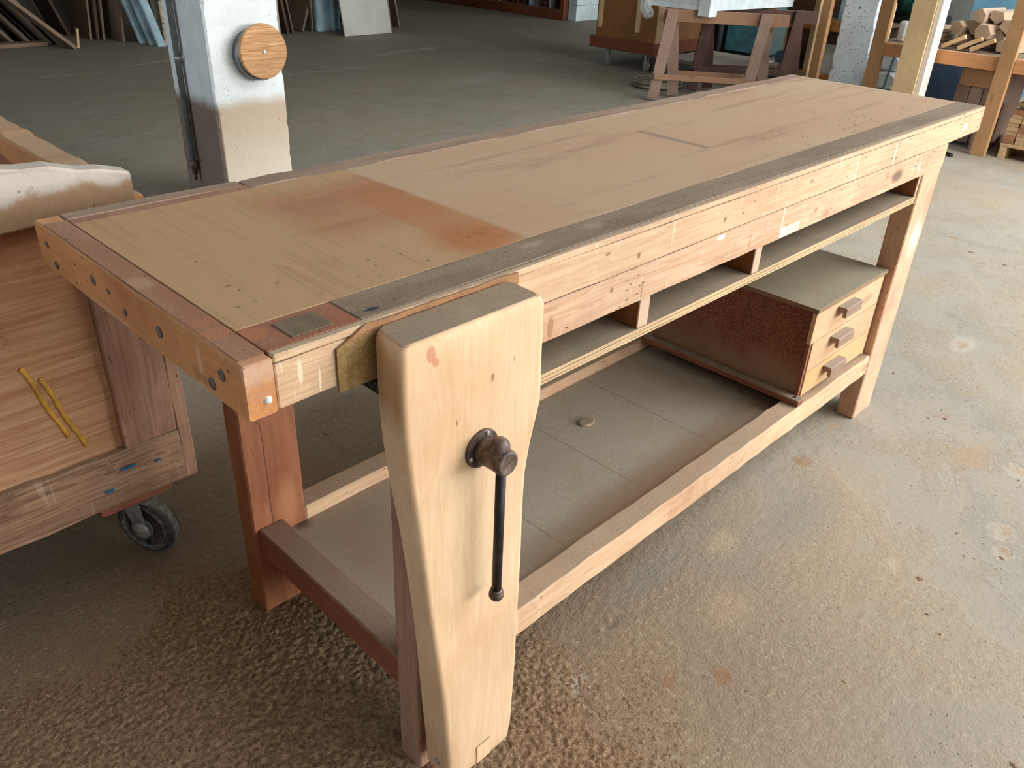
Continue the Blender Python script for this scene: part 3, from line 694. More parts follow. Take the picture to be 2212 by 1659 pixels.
for dx in (0, .026):
    bm = bmesh.new(); pts = []
    for i in range(12):
        s = i / 11; pts.append((-.018 + dx + .045 * s, cy0 + .0185, .53 - dx * 1.2 - .17 * s + .006 * math.sin(s * 9)))
    tube(bm, pts, .0045, 8)
    for i in range(5):
        lathe(bm, (pts[i * 2][0], cy0 + .018, pts[i * 2][2]), (0, -1, 0), [(0, .0062), (.002, .005), (.004, .002)], 8)
    tag(mesh('glue_run', bm, M['glue'], fp, True), 'ochre dried glue run')
for (x, z, w, h) in ((.10, .255, .03, .006), (.06, .215, .018, .007), (.205, .56, .012, .012), (.205, .66, .016, .006), (.17, .245, .014, .005)):
    bm = bmesh.new(); addbox(bm, x, x + w, cy0 - .0032 if z < .29 else cy0 + .0005, cy0 - .001 if z < .29 else cy0 + .003, z, z + h, .0005)
    off(mesh('paint_fleck', bm, M['bluepaint'], CT), CT)
def caster(x, y, yaw, r=.073):
    e = bpy.data.objects.new('caster', None); link(e, CT); e.empty_display_size = .03
    e.location = Vector((x, y, r)) - Vector(CT.location); e.rotation_euler = (0, 0, yaw)
    bm = bmesh.new()
    lathe(bm, (0, -.018, 0), (0, 1, 0), [(0, r * .60), (0, r * .86), (.004, r * .96), (.010, r), (.026, r), (.032, r * .96), (.036, r * .86), (.036, r * .60)], 40)
    mesh('tyre', bm, M['rubber'], e, True)
    bm = bmesh.new(); lathe(bm, (0, -.0085, 0), (0, 1, 0), [(0, r - .003), (0, r - .0002), (.002, r + .0008), (.015, r + .0008), (.017, r - .0002), (.017, r - .003)], 40)
    mesh('tread', bm, M['rubberside'], e, True)
    bm = bmesh.new()
    for q in (.72, .80): lathe(bm, (0, -.0184, 0), (0, -1, 0), [(0, r * q + .0012), (.001, r * q + .0006), (.001, r * q - .0006), (0, r * q - .0012)], 40)
    mesh('tyre_ring', bm, M['rubberside'], e, True)
    bm = bmesh.new(); lathe(bm, (0, -.0275, 0), (0, -1, 0), [(0, .024), (.004, .021), (.007, .014), (.0085, .006), (.009, .0005)], 28)
    mesh('hub_cap', bm, M['steel'], e, True)
    bm = bmesh.new(); lathe(bm, (0, -.0205, 0), (0, 1, 0), [(0, .006), (0, .020), (.004, r * .40), (.0045, r * .62), (.0365, r * .62), (.037, r * .4), (.041, .02), (.041, .006)], 32)
    mesh('hub', bm, M['steel'], e, True)
    bm = bmesh.new()
    for s in (-1, 1):
        pl = [(-.012, -.010), (.008, -.012), (.014, .004), (.006, .074), (-.044, .074)]
        yy = (.024, .027) if s > 0 else (-.027, -.024)
        prism(bm, pl, yy[0], yy[1])
    addbox(bm, -.050, .030, -.027, .027, .0742, .0762, .0005)
    mesh('fork', bm, M['steel'], e)
caster(.142, cy0 + .035, math.radians(-62))
caster(-.60, cy0 + .06, .4); caster(.12, 1.72, .2); caster(-.60, 1.72, -.3)

# ------------------------------------------------------------------ concrete column with conduit and round cap
CX0, CX1, CY0, CY1 = 1.398, 1.750, 2.80, 3.185
bm = bmesh.new(); rings = []
for i in range(171):
    z = 4.19 * i / 170
    j = [R.uniform(-.006, .006) * (1.8 if R.random() < .2 else 1) for _ in range(4)]
    c = [.006 + abs(v) for v in j]
    rings.append([(CX0 + c[0], CY0, z), (CX1 - c[1], CY0, z), (CX1, CY0 + c[1], z), (CX1, CY1 - c[2], z), (CX1 - c[2], CY1, z), (CX0 + c[3], CY1, z), (CX0, CY1 - c[3], z), (CX0, CY0 + c[0], z)])
loft(bm, rings); col = mesh('concrete_column', bm, M['column'])
tag(col, 'white painted concrete column with brown dirty foot, behind the workbench', 'column')
PC = thing('pipe_cap', 'round pine disc closing a grey pipe stub on the white column', 'pipe cap', (1.618, CY0, .725))
bm = bmesh.new(); lathe(bm, (-.004, -.0005, -.016), (0, -1, 0), [(0, .106), (.052, .106), (.052, .098), (.045, .098)], 48)
mesh('pipe_stub', bm, M['pipegrey'], PC, True)
bm = bmesh.new(); lathe(bm, (0, -.056, 0), (0, -1, 0), [(0, .110), (.003, .113), (.019, .113), (.022, .110), (.022, .001)], 56)
mesh('wooden_disc', bm, M['disc'], PC)
bm = bmesh.new(); lathe(bm, (0, -.078, 0), (0, -1, 0), [(0, .008), (.003, .008), (.005, .005), (.005, .001)], 16)
mesh('screw', bm, M['steel'], PC)
CO = thing('conduit', 'grey steel conduit with brass clamp running down the side of the white column', 'conduit', (CX0, 3.05, .13))
bm = bmesh.new(); rod(bm, (-.022, 0, .09), (-.022, 0, 4.05), .0135, 16); mesh('pipe', bm, M['pipegrey'], CO, True)
bm = bmesh.new(); lathe(bm, (-.022, 0, .0), (0, 0, 1), [(0, .006), (.03, .007), (.032, .012), (.05, .013), (.052, .017), (.092, .017), (.094, .014)], 16)
mesh('nozzle', bm, M['iron'], CO, True)
bm = bmesh.new(); lathe(bm, (.0, .0, .545), (-1, 0, 0), [(0, .024), (.004, .022), (.008, .010), (.014, .008)], 20)
lathe(bm, (-.022, 0, .538), (0, 0, 1), [(0, .0155), (.014, .0155)], 18)
mesh('clamp', bm, M['steel'], CO, True)
bm = bmesh.new(); rod(bm, (-.022, -.013, .1), (-.022, -.05, .108), .003, 8); mesh('tap_lever', bm, M['iron'], CO)

# ------------------------------------------------------------------ trestles
def leg_between(name, p, q, w, th, m, parent, up):
    bm = bmesh.new(); beam(bm, p, q, w, th, up); return mesh(name, bm, m, parent)
def trestle(P, E, s2, zt, bh, half, mleg, mbeam, label, wleg=.088):
    """P: point over the first pair of feet, E: far end of the beam, s2: distance to the second pair of legs"""
    P = Vector(P); E = Vector(E); d = (E - P).normalized(); n = Vector((-d.y, d.x))
    if n.x < 0: n = -n
    root = thing('trestle', label, 'trestle', (P.x, P.y, 0))
    A = -d * .09; B = E - P
    bm = bmesh.new(); beam(bm, (A.x, A.y, zt - bh / 2), (B.x, B.y, zt - bh / 2), .044, bh, (0, 0, 1), .003); mesh('beam', bm, mbeam, root)
    mids = [Vector((0, 0)), d * s2]
    for c in mids:
        for side in (-1, 1):
            t0 = c + n * side * .036; foot = c + Vector((side * half, 0))
            top = Vector((t0.x, t0.y, zt - .004)); ft = Vector((foot.x, foot.y, 0)); dd = (ft - top).normalized()
            bm = bmesh.new(); beam(bm, top, ft - dd * .02, wleg, .026, (n.x * side, n.y * side, .2), .002)
            for v in bm.verts: v.co.z = max(v.co.z, .0)
            mesh('leg', bm, mleg, root)
    for side in (-1, 1):
        k = .19 / zt; o = (Vector((side * half, 0)) * (1 - k) + n * side * .036 * k) + n * side * .026
        a_, b_ = mids[0] + o - d * .03, mids[1] + o + d * .03
        bm = bmesh.new(); beam(bm, (a_.x, a_.y, .19), (b_.x, b_.y, .19), .022, .042, (0, 0, 1), .002); mesh('rung', bm, mbeam, root)
    return root
trestle((5.575, 3.335), (6.123, 2.623), .723, .68, .09, .145, M['trestle'], M['trestlebeam'], 'light brown trestle with orange beam, nearest of the two under the wrapped white slab')
trestle((6.131, 3.347), (6.775, 2.712), .75, .67, .10, .128, M['darktrestle'], M['darktrestle'], 'dark brown trestle behind the lighter one under the wrapped white slab')
# wrapped white panel lying on them
WP = thing('wrapped_worktop', 'white slab with a corner protector lying on the two trestles', 'slab', (5.9, 3.05, .6805), (0, 0, 0))
bm = bmesh.new(); poly = [(5.63, 3.66), (5.665, 3.072), (6.82, 2.975), (6.95, 3.6)]
poly = [(a - 5.9, b - 3.05) for a, b in poly]
prism(bm, poly, .002, .16, 'Z'); mesh('slab', bm, M['plasticwhite'], WP)
bm = bmesh.new(); prism(bm, [(a - 5.9, b - 3.05) for a, b in ((5.645, 3.15), (5.645, 3.050), (5.74, 3.041), (5.74, 3.064), (5.664, 3.070), (5.660, 3.15))], -.035, .17, 'Z'); mesh('corner_protector', bm, M['plasticwhite'], WP)
def crumple(name, c, s, parent, seed, m):
    rr = random.Random(seed); bm = bmesh.new(); bmesh.ops.create_icosphere(bm, subdivisions=3, radius=1)
    for v in bm.verts:
        k = 1 + rr.uniform(-.13, .13); v.co = Vector((v.co.x * s[0] * k + c[0], v.co.y * s[1] * k + c[1], v.co.z * s[2] * k + c[2]))
    return mesh(name, bm, m, parent)
crumple('plastic_wrap', (-.29, .58, .01), (.03, .05, .09), WP, 3, M['poly'])
crumple('plastic_wrap', (-.285, .555, -.055), (.035, .05, .045), WP, 5, M['poly'])
bm = bmesh.new(); prism(bm, [(a * 1.01, b * 1.01) for a, b in poly], .04, .164, 'Z')
mesh('plastic_cover', bm, M['poly'], WP)

# ------------------------------------------------------------------ brown crate on casters
CR = thing('wheeled_crate', 'tall brown chipboard crate on small casters left of the trestles', 'crate', (6.9, 4.5, 0))
def crb(name, *a, **k): return off(board(name, *a, **k), CR)
crb('base_frame', 6.51, 7.45, 4.135, 4.93, .155, .262, M['cratebase'], CR, bev=.004)
crb('box', 6.545, 7.40, 4.165, 4.885, .2622, 1.25, M['crate'], CR, bev=.003)
for y in (4.83, 4.37): crb('batten', 6.520, 6.5445, y - .022, y + .022, .34, 1.25, M['palepine'], CR, bev=.002)
crb('end_strip', 6.55, 6.64, 4.148, 4.1645, .2625, 1.25, M['palepine'], CR, bev=.002)
for x, y in ((6.57, 4.72), (6.56, 4.24), (7.35, 4.24), (7.35, 4.80)):
    e = bpy.data.objects.new('caster', None); link(e, CR); e.location = Vector((x, y, .05)) - Vector((6.9, 4.5, 0)); e.rotation_euler = (0, 0, R.uniform(.9, 1.8))
    bm = bmesh.new(); lathe(bm, (0, -.012, 0), (0, 1, 0), [(0, .03), (0, .046), (.004, .05), (.02, .05), (.024, .046), (.024, .03)], 24); mesh('wheel', bm, M['rubberside'], e, True)
    bm = bmesh.new(); prism(bm, [(-.012, -.012), (.012, -.012), (.03, .104), (-.02, .104)], .014, .017); prism(bm, [(-.012, -.012), (.012, -.012), (.03, .104), (-.02, .104)], -.017, -.014); addbox(bm, -.02, .03, -.017, .017, .1, .1045, .0005); mesh('fork', bm, M['steel'], e)

# hose coil on the floor
bm = bmesh.new(); pts = []
for i in range(200):
    a = i / 200 * math.tau * 5; r = .19 + .02 * math.sin(a * .37) + .012 * math.sin(a * 1.3)
    pts.append((6.03 + r * 1.2 * math.cos(a), 3.70 + r * math.sin(a), .014 + .018 * (i / 200) * 3 * abs(math.sin(a * .2 + .4))))
tube(bm, pts, .0115, 6); tag(mesh('hose_coil', bm, M['cable'], None, True), 'coil of dusty grey hose on the floor behind the light trestle', 'hose')

# low dolly with grey boards, dark green machine and teal bin behind the trestles
DL = thing('dolly', 'low grey board dolly on casters behind the trestles', 'dolly', (7.0, 3.75, 0))
for i, (a, b, c_, d_) in enumerate(((6.56, 7.3, 3.25, 4.12), )):
    off(board('deck', a, b, c_, d_, .125, .150, M['leanboard'], DL, .003), DL)
    off(board('deck_board', a + .05, b, c_ + .05, d_ - .1, .1505, .172, M['greyply'], DL, .003), DL)
for x, y in ((6.62, 3.50), (6.62, 4.03), (7.2, 3.35), (7.2, 4.0)):
    bm = bmesh.new(); lathe(bm, (x - 7.0, y - 3.75 - .012, .05), (0, 1, 0), [(0, .02), (0, .046), (.004, .05), (.02, .05), (.024, .046), (.024, .02)], 24)
    addbox(bm, x - 7.03, x - 6.97, y - 3.75 - .017, y - 3.75 + .017, .1, .1248, .001); mesh('caster', bm, M['rubberside'], DL)
MC = thing('green_machine', 'dark green machine with a teal side panel standing behind the trestles', 'machine', (8.2, 4.1, 0))
off(board('machine_body', 7.80, 8.5, 3.70, 4.60, .1, 1.1, M['greenpaint'], MC, .02), MC)
off(board('machine_base', 7.77, 8.53, 3.68, 4.63, 0, .0995, M['blackplastic'], MC, .01), MC)
off(board('teal_panel', 7.765, 7.799, 3.80, 4.14, .13, 1.0, M['tealpaint'], MC, .008), MC)
bm = bmesh.new(); rod(bm, (7.73 - 8.2, 4.19 - 4.1, .1), (7.73 - 8.2, 4.19 - 4.1, 1.0), .03, 16); mesh('round_post', bm, M['pipegrey'], MC, True)
tag(board('timber_prop', 7.70, 7.74, 3.60, 3.685, .0, 1.3, M['rackwood'], None, .004), 'upright brown timber prop between the trestles and the green machine', 'post')

# ------------------------------------------------------------------ shelf of white boxes behind the dark trestle
SR = thing('white_box_shelf', 'low shelf with orange rails behind the dark trestle and the speckled pillar', 'shelf', (7.6, 2.9, 0))
for x, y in ((7.33, 2.985), (7.33, 2.33), (7.87, 2.33), (7.87, 3.50)): off(board('post', x - .025, x + .025, y - .025, y + .025, 0, .75, M['palepine'], SR, .003), SR)
for z in (.065, .515): off(board('shelf_rail', 7.36, 7.39, 2.36, 3.50, z - .045, z + .045, M['orangerail'], SR, .002), SR)
off(board('shelf_board', 7.391, 7.84, 2.36, 3.50, .09, .106, M['leandark'], SR, .002), SR)
off(board('shelf_board', 7.391, 7.84, 2.36, 3.50, .54, .556, M['leandark'], SR, .002), SR)
bx = [(7.41, 2.895, .1065, .30, .16, .16, 'whitebox', 'white flat carton seen right of the dark trestle leg'),
      (7.41, 2.70, .1065, .30, .18, .18, 'whitebox', 'white carton on the low shelf beside the speckled pillar'),
      (7.42, 2.72, .2870, .30, .34, .035, 'greyply', 'grey flat box lying across the two white cartons'),
      (7.40, 3.22, .1065, .25, .16, .035, 'whitebox', 'long white carton seen between the two trestles')]
for (x, y, z, a, b, c_, mm, lb) in bx:
    o = board('carton', x, x + a, y, y + b, z, z + c_, M[mm], None, .003); tag(o, lb, 'carton', 'cartons on the low shelf')
o = board('storage_tub', 7.42, 7.62, 3.23, 3.37, .1421, .235, M['bluetarp'], None, .01); tag(o, 'slate grey tub lying on the long white carton between the trestles', 'tub')
tag(board('pale_sheet', 7.45, 7.47, 2.40, 2.84, .5565, 1.4, M['bluewhite'], None, .003), 'pale blue white sheet standing on the upper shelf left of the speckled pillar', 'sheet')
tag(board('dark_sheet', 7.70, 7.73, 2.88, 3.48, .5565, 1.3, M['leandark'], None, .003), 'dark brown sheet standing on the upper shelf behind the dark trestle', 'sheet')
tag(board('backing_board', 7.76, 7.78, 2.40, 3.46, .1065, .535, M['leandark'], None, .003), 'dark brown board standing at the back of the low shelf', 'board')
tag(board('tall_post', 6.80, 6.86, 2.625, 2.70, .0, 2.6, M['rackwood'], None, .003), 'tall pale square post between the dark trestle and the speckled pillar', 'post')
# ------------------------------------------------------------------ speckled pillar right of the far end
bm = bmesh.new(); rings = []
for i in range(90):
    z = 4.19 * i / 89; j = [R.uniform(.002, .020) for _ in range(4)]
    x0, x1, y0, y1 = 6.90, 7.22, 2.262, 2.562
    rings.append([(x0 + j[0], y0, z), (x1 - j[1], y0, z), (x1, y0 + j[1], z), (x1, y1 - j[2], z), (x1 - j[2], y1, z), (x0 + j[3], y1, z), (x0, y1 - j[3], z), (x0, y0 + j[0], z)])
loft(bm, rings); 
tag(mesh('concrete_pillar', bm, M['pillar']), 'white concrete pillar speckled with dark pits beyond the far end of the workbench', 'pillar')

# ------------------------------------------------------------------ timber rack on the right
RK = thing('timber_rack', 'open pine storage rack with an orange beam beyond the far end of the workbench', 'rack', (6.2, .6, 0))
def rk(name, *a, **k): return off(board(name, *a, **k), RK)
for x, y, w in ((5.80, 1.765, .088), (5.79, .928, .092), (5.80, -.35, .09), (6.70, 1.765, .088), (6.70, .928, .09), (6.70, -.35, .09)):
    rk('post', x, x + .045, y - w / 2, y + w / 2, 0, 2.6, M['rackwood'], RK, bev=.003)
for (a, b) in ((.975, 1.72), (-.304, .881)):
    rk('shelf_beam', 5.81, 5.86, a, b, .525, .61, M['rackbeam'], RK, bev=.003)
    rk('shelf_beam', 6.70, 6.74, a, b, .525, .61, M['rackbeam'], RK, bev=.003)
rk('shelf_board', 5.861, 6.699, -.30, 1.80, .585, .6095, M['leanboard'], RK, bev=.002)
tag(board('pine_plank', 5.64, 5.782, 1.388, 1.535, .0, 2.5, M['palepine'], None, .003), 'wide new pine plank standing upright in front of the rack', 'plank')
tag(board('lit_plank_side', 5.655, 5.775, 1.352, 1.3872, .0, 2.5, M['litside'], None, .003), 'whitened strip standing for the lit right side of the new pine plank', 'board')  # separate white strip paints the lit side of the plank
# offcuts heaped on the rack shelf
shapes = [[(-.05, -.03), (.035, -.04), (.055, .01), (.02, .045), (-.03, .035)], [(-.04, -.035), (.03, -.045), (.05, .0), (.035, .04), (-.02, .045), (-.055, .0)],
          [(-.05, -.02), (.0, -.05), (.05, -.01), (.04, .035), (-.03, .03)], [(-.045, -.04), (.045, -.03), (.05, .02), (.0, .05), (-.04, .02)]]
oc = [(1.30, .662, 3, .1, 6.02, .8), (1.345, .735, 0, .6, 6.00, .9), (1.255, .748, 1, 1.2, 6.06, 1.0), (1.238, .815, 3, .2, 6.03, 1.0), (1.134, .822, 2, .0, 6.06, 1.0), (1.175, .728, 1, .15, 5.98, 1.05),
      (1.045, .768, 3, .5, 6.02, 1.0), (1.085, .700, 2, .9, 6.05, .9), (1.02, .655, 0, .2, 5.97, .95), (1.16, .655, 1, .7, 6.10, .8)]
w_ = ['low behind the short laths', 'upper left of the heap beside the whitened plank strip', 'standing on edge in the upper left of the heap', 'topmost at the left', 'topmost at the right', 'largest one in the middle of the heap with a pale side', 'upper right beside the rack post', 'below the upper right one', 'lowest at the rack post', 'dark one low in the middle']
for k, ((y, z, s, a, x0, sc), ww) in enumerate(zip(oc, w_)):
    bm = bmesh.new(); ca, sa = math.cos(a), math.sin(a)
    loft(bm, [[(x0 + dx, y - dx * .22 + sc * e * (p * ca - q * sa), z + sc * e * (p * sa + q * ca)) for p, q in shapes[s]] for dx, e in ((0, .93), (.006, 1), (.26, 1), (.266, .93))])
    zmin = min(v.co.z for v in bm.verts)
    if zmin < .6100: bmesh.ops.translate(bm, verts=bm.verts, vec=(0, 0, .6100 - zmin))
    tag(mesh('offcut', bm, M['offcut']), 'angular timber offcut ' + ww, 'offcut', 'offcuts heaped on the rack shelf')
for k, (y0, z0) in enumerate(((1.372, .625), (1.268, .622), (1.190, .619))):
    bm = bmesh.new(); beam(bm, (5.90, y0, z0), (5.92, y0 - .125, z0 + .072), .06, .028, (0, .3, 1))
    zmin = min(v.co.z for v in bm.verts); bmesh.ops.translate(bm, verts=bm.verts, vec=(0, 0, .6100 - zmin))
    tag(mesh('lath', bm, M['block']), ['short pale lath leaning left at the front of the rack shelf', 'middle one of three short laths at the front of the rack shelf', 'right one of three short laths at the front of the rack shelf'][k], 'lath', 'laths on the rack shelf')
# low crates and panels behind the rack
WC = thing('brown_crate', 'brown plank crate under the shelf of the rack', 'crate', (6.25, 1.0, 0))
for i, (y0, y1) in enumerate(((1.16, 1.245), (1.075, 1.155), (.98, 1.068))): off(board('crate_slat', 6.03, 6.05, y0, y1, .02, .385, M['trestle'], WC, .002), WC)
off(board('crate_rail', 6.00, 6.029, .93, 1.23, .39, .50, M['rackwood'], WC, .002), WC)
off(board('crate_side', 6.051, 6.5, .95, .97, .0, .48, M['trestle'], WC, .002), WC)
off(board('crate_side', 6.051, 6.5, 1.225, 1.245, .0, .48, M['trestle'], WC, .002), WC)
off(board('crate_foot', 5.93, 5.99, .975, 1.03, .0, .15, M['trestle'], WC, .002), WC)
off(board('crate_foot_rail', 5.93, 5.99, .975, 1.24, .1505, .19, M['rackwood'], WC, .002), WC)
tag(board('blue_panel', 7.0, 7.03, 1.18, 1.85, .0, .60, M['bluetarp'], None, .003), 'dark blue speckled panel standing under the rack behind the brown crate', 'panel')
tag(board('dark_board', 6.62, 6.65, -.28, .87, .0, .52, M['leandark'], None, .003), 'dark brown board standing under the rack behind the block stack', 'board')
struct('wall_partition', board('wall_partition', 8.6, 8.75, -3.0, 2.1, 0, 3.0, M['bluewall']))
GM = thing('green_tool', 'dark green bench machine seen through the rack beside the new pine plank', 'machine', (7.5, 2.0, 0))
off(board('stand', 8.0, 8.4, 2.18, 2.72, .0, .62, M['blackplastic'], GM, .02), GM)
off(board('machine_head', 7.97, 8.35, 2.20, 2.70, .621, 1.35, M['greenpaint'], GM, .03), GM)
bm = bmesh.new(); rod(bm, (.41, .46, .66), (.41, .46, .92), .05, 20); mesh('motor', bm, M['greenpaint'], GM, True)
bm = bmesh.new(); lathe(bm, (.465, .34, .80), (-1, 0, 0), [(0, .03), (.03, .03), (.04, .012)], 20); mesh('hand_wheel', bm, M['steel'], GM, True)
for i in range(3):
    o = board('white_sack', 6.85 + .005 * i, 7.10, 1.96 + i * .006, 2.20 - i * .006, .0 + i * .142, .138 + i * .142, M['whitebox'], None, .03)
    tag(o, ['white sack on the floor behind the rack, lowest of three', 'white sack behind the rack, middle of three', 'white sack behind the rack, topmost of three'][i], 'sack', 'white sacks behind the rack')
tag(board('grey_post', 6.60, 6.66, 1.81, 1.875, 0, .58, M['greyply'], None, .003), 'grey upright lath between the white sacks and the new pine plank', 'post')
bm = bmesh.new(); beam(bm, (6.55, 1.96, 0.012), (6.55, 1.90, .58), .012, .02, (1, 0, 0)); tag(mesh('green_bar', bm, M['tealpaint']), 'thin green metal bar leaning before the white sacks', 'bar')
bm = bmesh.new(); beam(bm, (5.95, 1.585, .6125), (5.97, 1.655, .86), .02, .012, (1, 0, 0)); tag(mesh('green_bar', bm, M['tealpaint']), 'green metal bar standing on the rack shelf left of the pine plank', 'bar')
tag(board('white_tin', 5.96, 6.05, 1.66, 1.715, .6102, .74, M['whitebox'], None, .01), 'white tin at the left end of the rack shelf', 'tin')
for i in range(4):
    y1 = 1.62 - .006 * i
    tag(board('stacked_lath', 6.05, 6.35, 1.42, y1, .6105 + i * .0275, .6105 + i * .0275 + .024, M['offcut'], None, .003), ['lowest', 'second lowest', 'second highest', 'highest'][i] + ' of four brown laths stacked on the rack shelf behind the pine plank', 'lath', 'laths stacked behind the plank')

# ------------------------------------------------------------------ pallet of stacked blocks at the right edge
PL = thing('pallet', 'small pale pallet under the stack of blocks at the right', 'pallet', (6.0, .66, 0))
for y in (.80, .60, .40): off(board('skid', 5.86, 6.35, y - .02, y + .02, 0, .075, M['block'], PL, .002), PL)
for x in (5.86, 6.05, 6.25): off(board('deck_board', x, x + .09, .37, .825, .0755, .095, M['block'], PL, .002), PL)
rn = ['bottom', 'second', 'third', 'fourth', 'fifth', 'sixth', 'seventh', 'eighth', 'ninth', 'tenth']
cn = ['leftmost', 'second from left', 'third from left', 'fourth from left', 'fifth from left']
zz = .0958
for r_ in range(9):
    hh = .026 if r_ < 8 else .022
    for c_ in range(5):
        if r_ == 8 and c_ == 0: continue
        y1 = .822 - c_ * .073 + R.uniform(-.003, .003) - (.01 if r_ > 5 else 0)
        m = M['blockdark'] if (r_ * 3 + c_ * 5) % 7 in (0, 3) else M['block']
        o = board('wood_block', 5.868 + R.uniform(0, .012), 6.16, y1 - .069, y1, zz, zz + hh, m, None, .002)
        tag(o, '%s block in the %s row of the stack on the pallet' % (cn[c_], rn[r_]), 'block', 'blocks stacked on the pallet')
    zz += hh + .0006
tag(board('loose_block', 5.99, 6.05, .775, .83, zz - .022, zz + .006, M['block'], None, .002), 'loose pale block lying on the top left of the block stack', 'block')
bm = bmesh.new(); rod(bm, (5.60, 1.02, .012), (5.66, 1.10, .012), .011, 12); tag(mesh('rubber_tube', bm, M['blackplastic']), 'short black tube lying on the floor by the far leg', 'tube')

# ------------------------------------------------------------------ back of the hall: piers, leaning boards, far rack
def slab(name, base, lean, th, depth, h, m, label, group, yaw=0.0, cat='board'):
    """board standing on one edge: base = its front lower corner, lean = top offset in x per metre of height"""
    bm = bmesh.new(); d = Vector((lean, 0, 1)).normalized(); n = Vector((d.z, 0, -d.x))
    rings = []
    for s in (0, h):
        p = d * s; rings.append([tuple(p + n * a + Vector((0, b, 0))) for a, b in ((0, 0), (th, 0), (th, depth), (0, depth))])
    loft(bm, rings)
    zmin = min(v.co.z for v in bm.verts); bmesh.ops.translate(bm, verts=bm.verts, vec=(0, 0, -zmin))
    o = mesh(name, bm, m); o.location = (base[0], base[1], 0); o.rotation_euler = (0, 0, yaw)
    return tag(o, label, cat, group)
G1 = 'boards leaning in the left bay'
rows = [((2.12, 8.75), -1.05, .03, 'leandark', 'dark board at the far left of the left bay, behind the others'), ((2.315, 8.60), -.85, .026, 'leanboard', 'leftmost long board of the left bay standing on a floor batten'),
        ((2.44, 8.53), -.80, .03, 'leanboard', 'wide brown board second from left in the left bay'), ((2.53, 8.65), -.80, .018, 'leanboard', 'thin board right of the wide brown board in the left bay'),
        ((2.585, 8.43), -.78, .030, 'leanboard', 'thick dusty board in the middle of the left bay'), ((2.655, 8.40), -.77, .022, 'leanboard', 'board just left of the longest leaning board'),
        ((2.68, 8.05), -1.08, .032, 'leanboard', 'longest slanted board of the left bay, reaching furthest forward'), ((2.96, 9.0), -.35, .025, 'leandark', 'steep dark board behind the longest slanted board')]
for b, ln_, th, m, lb in rows: slab('leaning_board', b, ln_, th, .30 if b[1] < 8.1 else .50, 1.15, M[m], lb, G1)
G2 = 'boards standing in the left bay'
for b, ln_, th, m, h_, lb in (((3.03, 8.60), .09, .022, 'leanboard', 1.7, 'left one of the upright boards in the left bay'), ((3.075, 8.55), .09, .030, 'leandark', 1.7, 'second upright board in the left bay'), ((3.13, 8.52), .09, .020, 'leanboard', 1.6, 'third upright board in the left bay'),
        ((3.235, 8.30), .08, .018, 'leanboard', .9, 'upright board just left of the white wrapped lengths'), ((3.285, 8.45), .06, .014, 'leanboard', .9, 'thin upright board behind the white wrapped lengths'), ((3.335, 8.50), .03, .018, 'leanboard', .9, 'rightmost upright board behind the white wrapped lengths')):
    slab('standing_board', b, ln_, th, .5, h_, M[m], lb, G2)
slab('white_lath', (2.735, 8.15), .16, .018, .03, .17, M['palepine'], 'short pale lath leaning on the longest slanted board', None, cat='lath')
tag(board('floor_batten', 1.6, 2.56, 8.40, 8.55, 0, .035, M['leanboard'], None, .004), 'dusty batten on the floor under the left leaning boards', 'batten')
for i, (x, y, lb) in enumerate(((3.395, 8.16, 'left one of three white wrapped lengths beside the blockwork pier'), (3.43, 8.02, 'middle one of three white wrapped lengths beside the blockwork pier'), (3.45, 7.88, 'right one of three white wrapped lengths beside the blockwork pier'))):
    bm = bmesh.new(); rings = []
    for k2 in range(10):
        z = 1.7 * k2 / 9
        rings.append([(x - .26 * z + a, y + .03 * z + b, z) for a, b in rrect(-.055, .03, -.03, .03, .02, 2)])
    loft(bm, rings); tag(mesh('wrapped_length', bm, M['bluewhite']), lb, 'wrapped profile', 'white wrapped lengths')
bm = bmesh.new()
for i in range(20): addbox(bm, 3.486, 3.90, 7.90, 8.35, i * .205, i * .205 + .200, .006)
tag(mesh('blockwork_pier', bm, M['blockwork']), 'beige blockwork pier behind the white column', 'pier')
G3 = 'boards standing in the middle bay'
for b, ln_, th, m, d_, lb in (((4.80, 7.95), -.02, .03, 'greyply', .3, 'grey board just right of the white column'), ((4.98, 8.06), -.16, .03, 'leandark', .6, 'dark grey board leaning left in the middle bay'), ((5.085, 8.12), -.16, .018, 'leanboard', .5, 'brown edged board leaning left in the middle bay'),
        ((5.225, 8.15), .40, .026, 'leanboard', .5, 'board slanting to the right in the middle bay'), ((5.335, 8.10), .0, .016, 'leanboard', .04, 'thin vertical board beside the pale blue pier')):
    slab('bay_board', b, ln_, th, d_, 1.0, M[m], lb, G3)
bm = bmesh.new(); addbox(bm, 5.385, 5.70, 8.05, 8.148, 0, 4.19, .015); addbox(bm, 5.56, 5.60, 8.005, 8.049, 0, 4.19, .01)
tag(mesh('painted_pier', bm, M['bluewhite']), 'pale blue painted pier left of the grey plywood sheet', 'pier')
bm = bmesh.new(); beam(bm, (5.76, 7.60, 0.0), (5.76, 7.98, 1.9), .66, .02, (0, 1, .2), .002)
zmin = min(v.co.z for v in bm.verts); bmesh.ops.translate(bm, verts=bm.verts, vec=(0, 0, -zmin))
o = mesh('plywood_sheet', bm, M['greyply']); tag(o, 'pale grey plywood sheet leaning on the back piers', 'plywood sheet')
G4 = 'boards right of the plywood sheet'
for b, ln_, th, lb in (((6.27, 7.90), -.10, .018, 'board directly right of the plywood sheet'), ((6.345, 7.94), -.11, .018, 'middle board right of the plywood sheet'), ((6.50, 7.97), -.20, .02, 'rightmost board right of the plywood sheet')):
    slab('end_board', b, ln_, th, .5, 1.5, M['leanboard'], lb, G4)
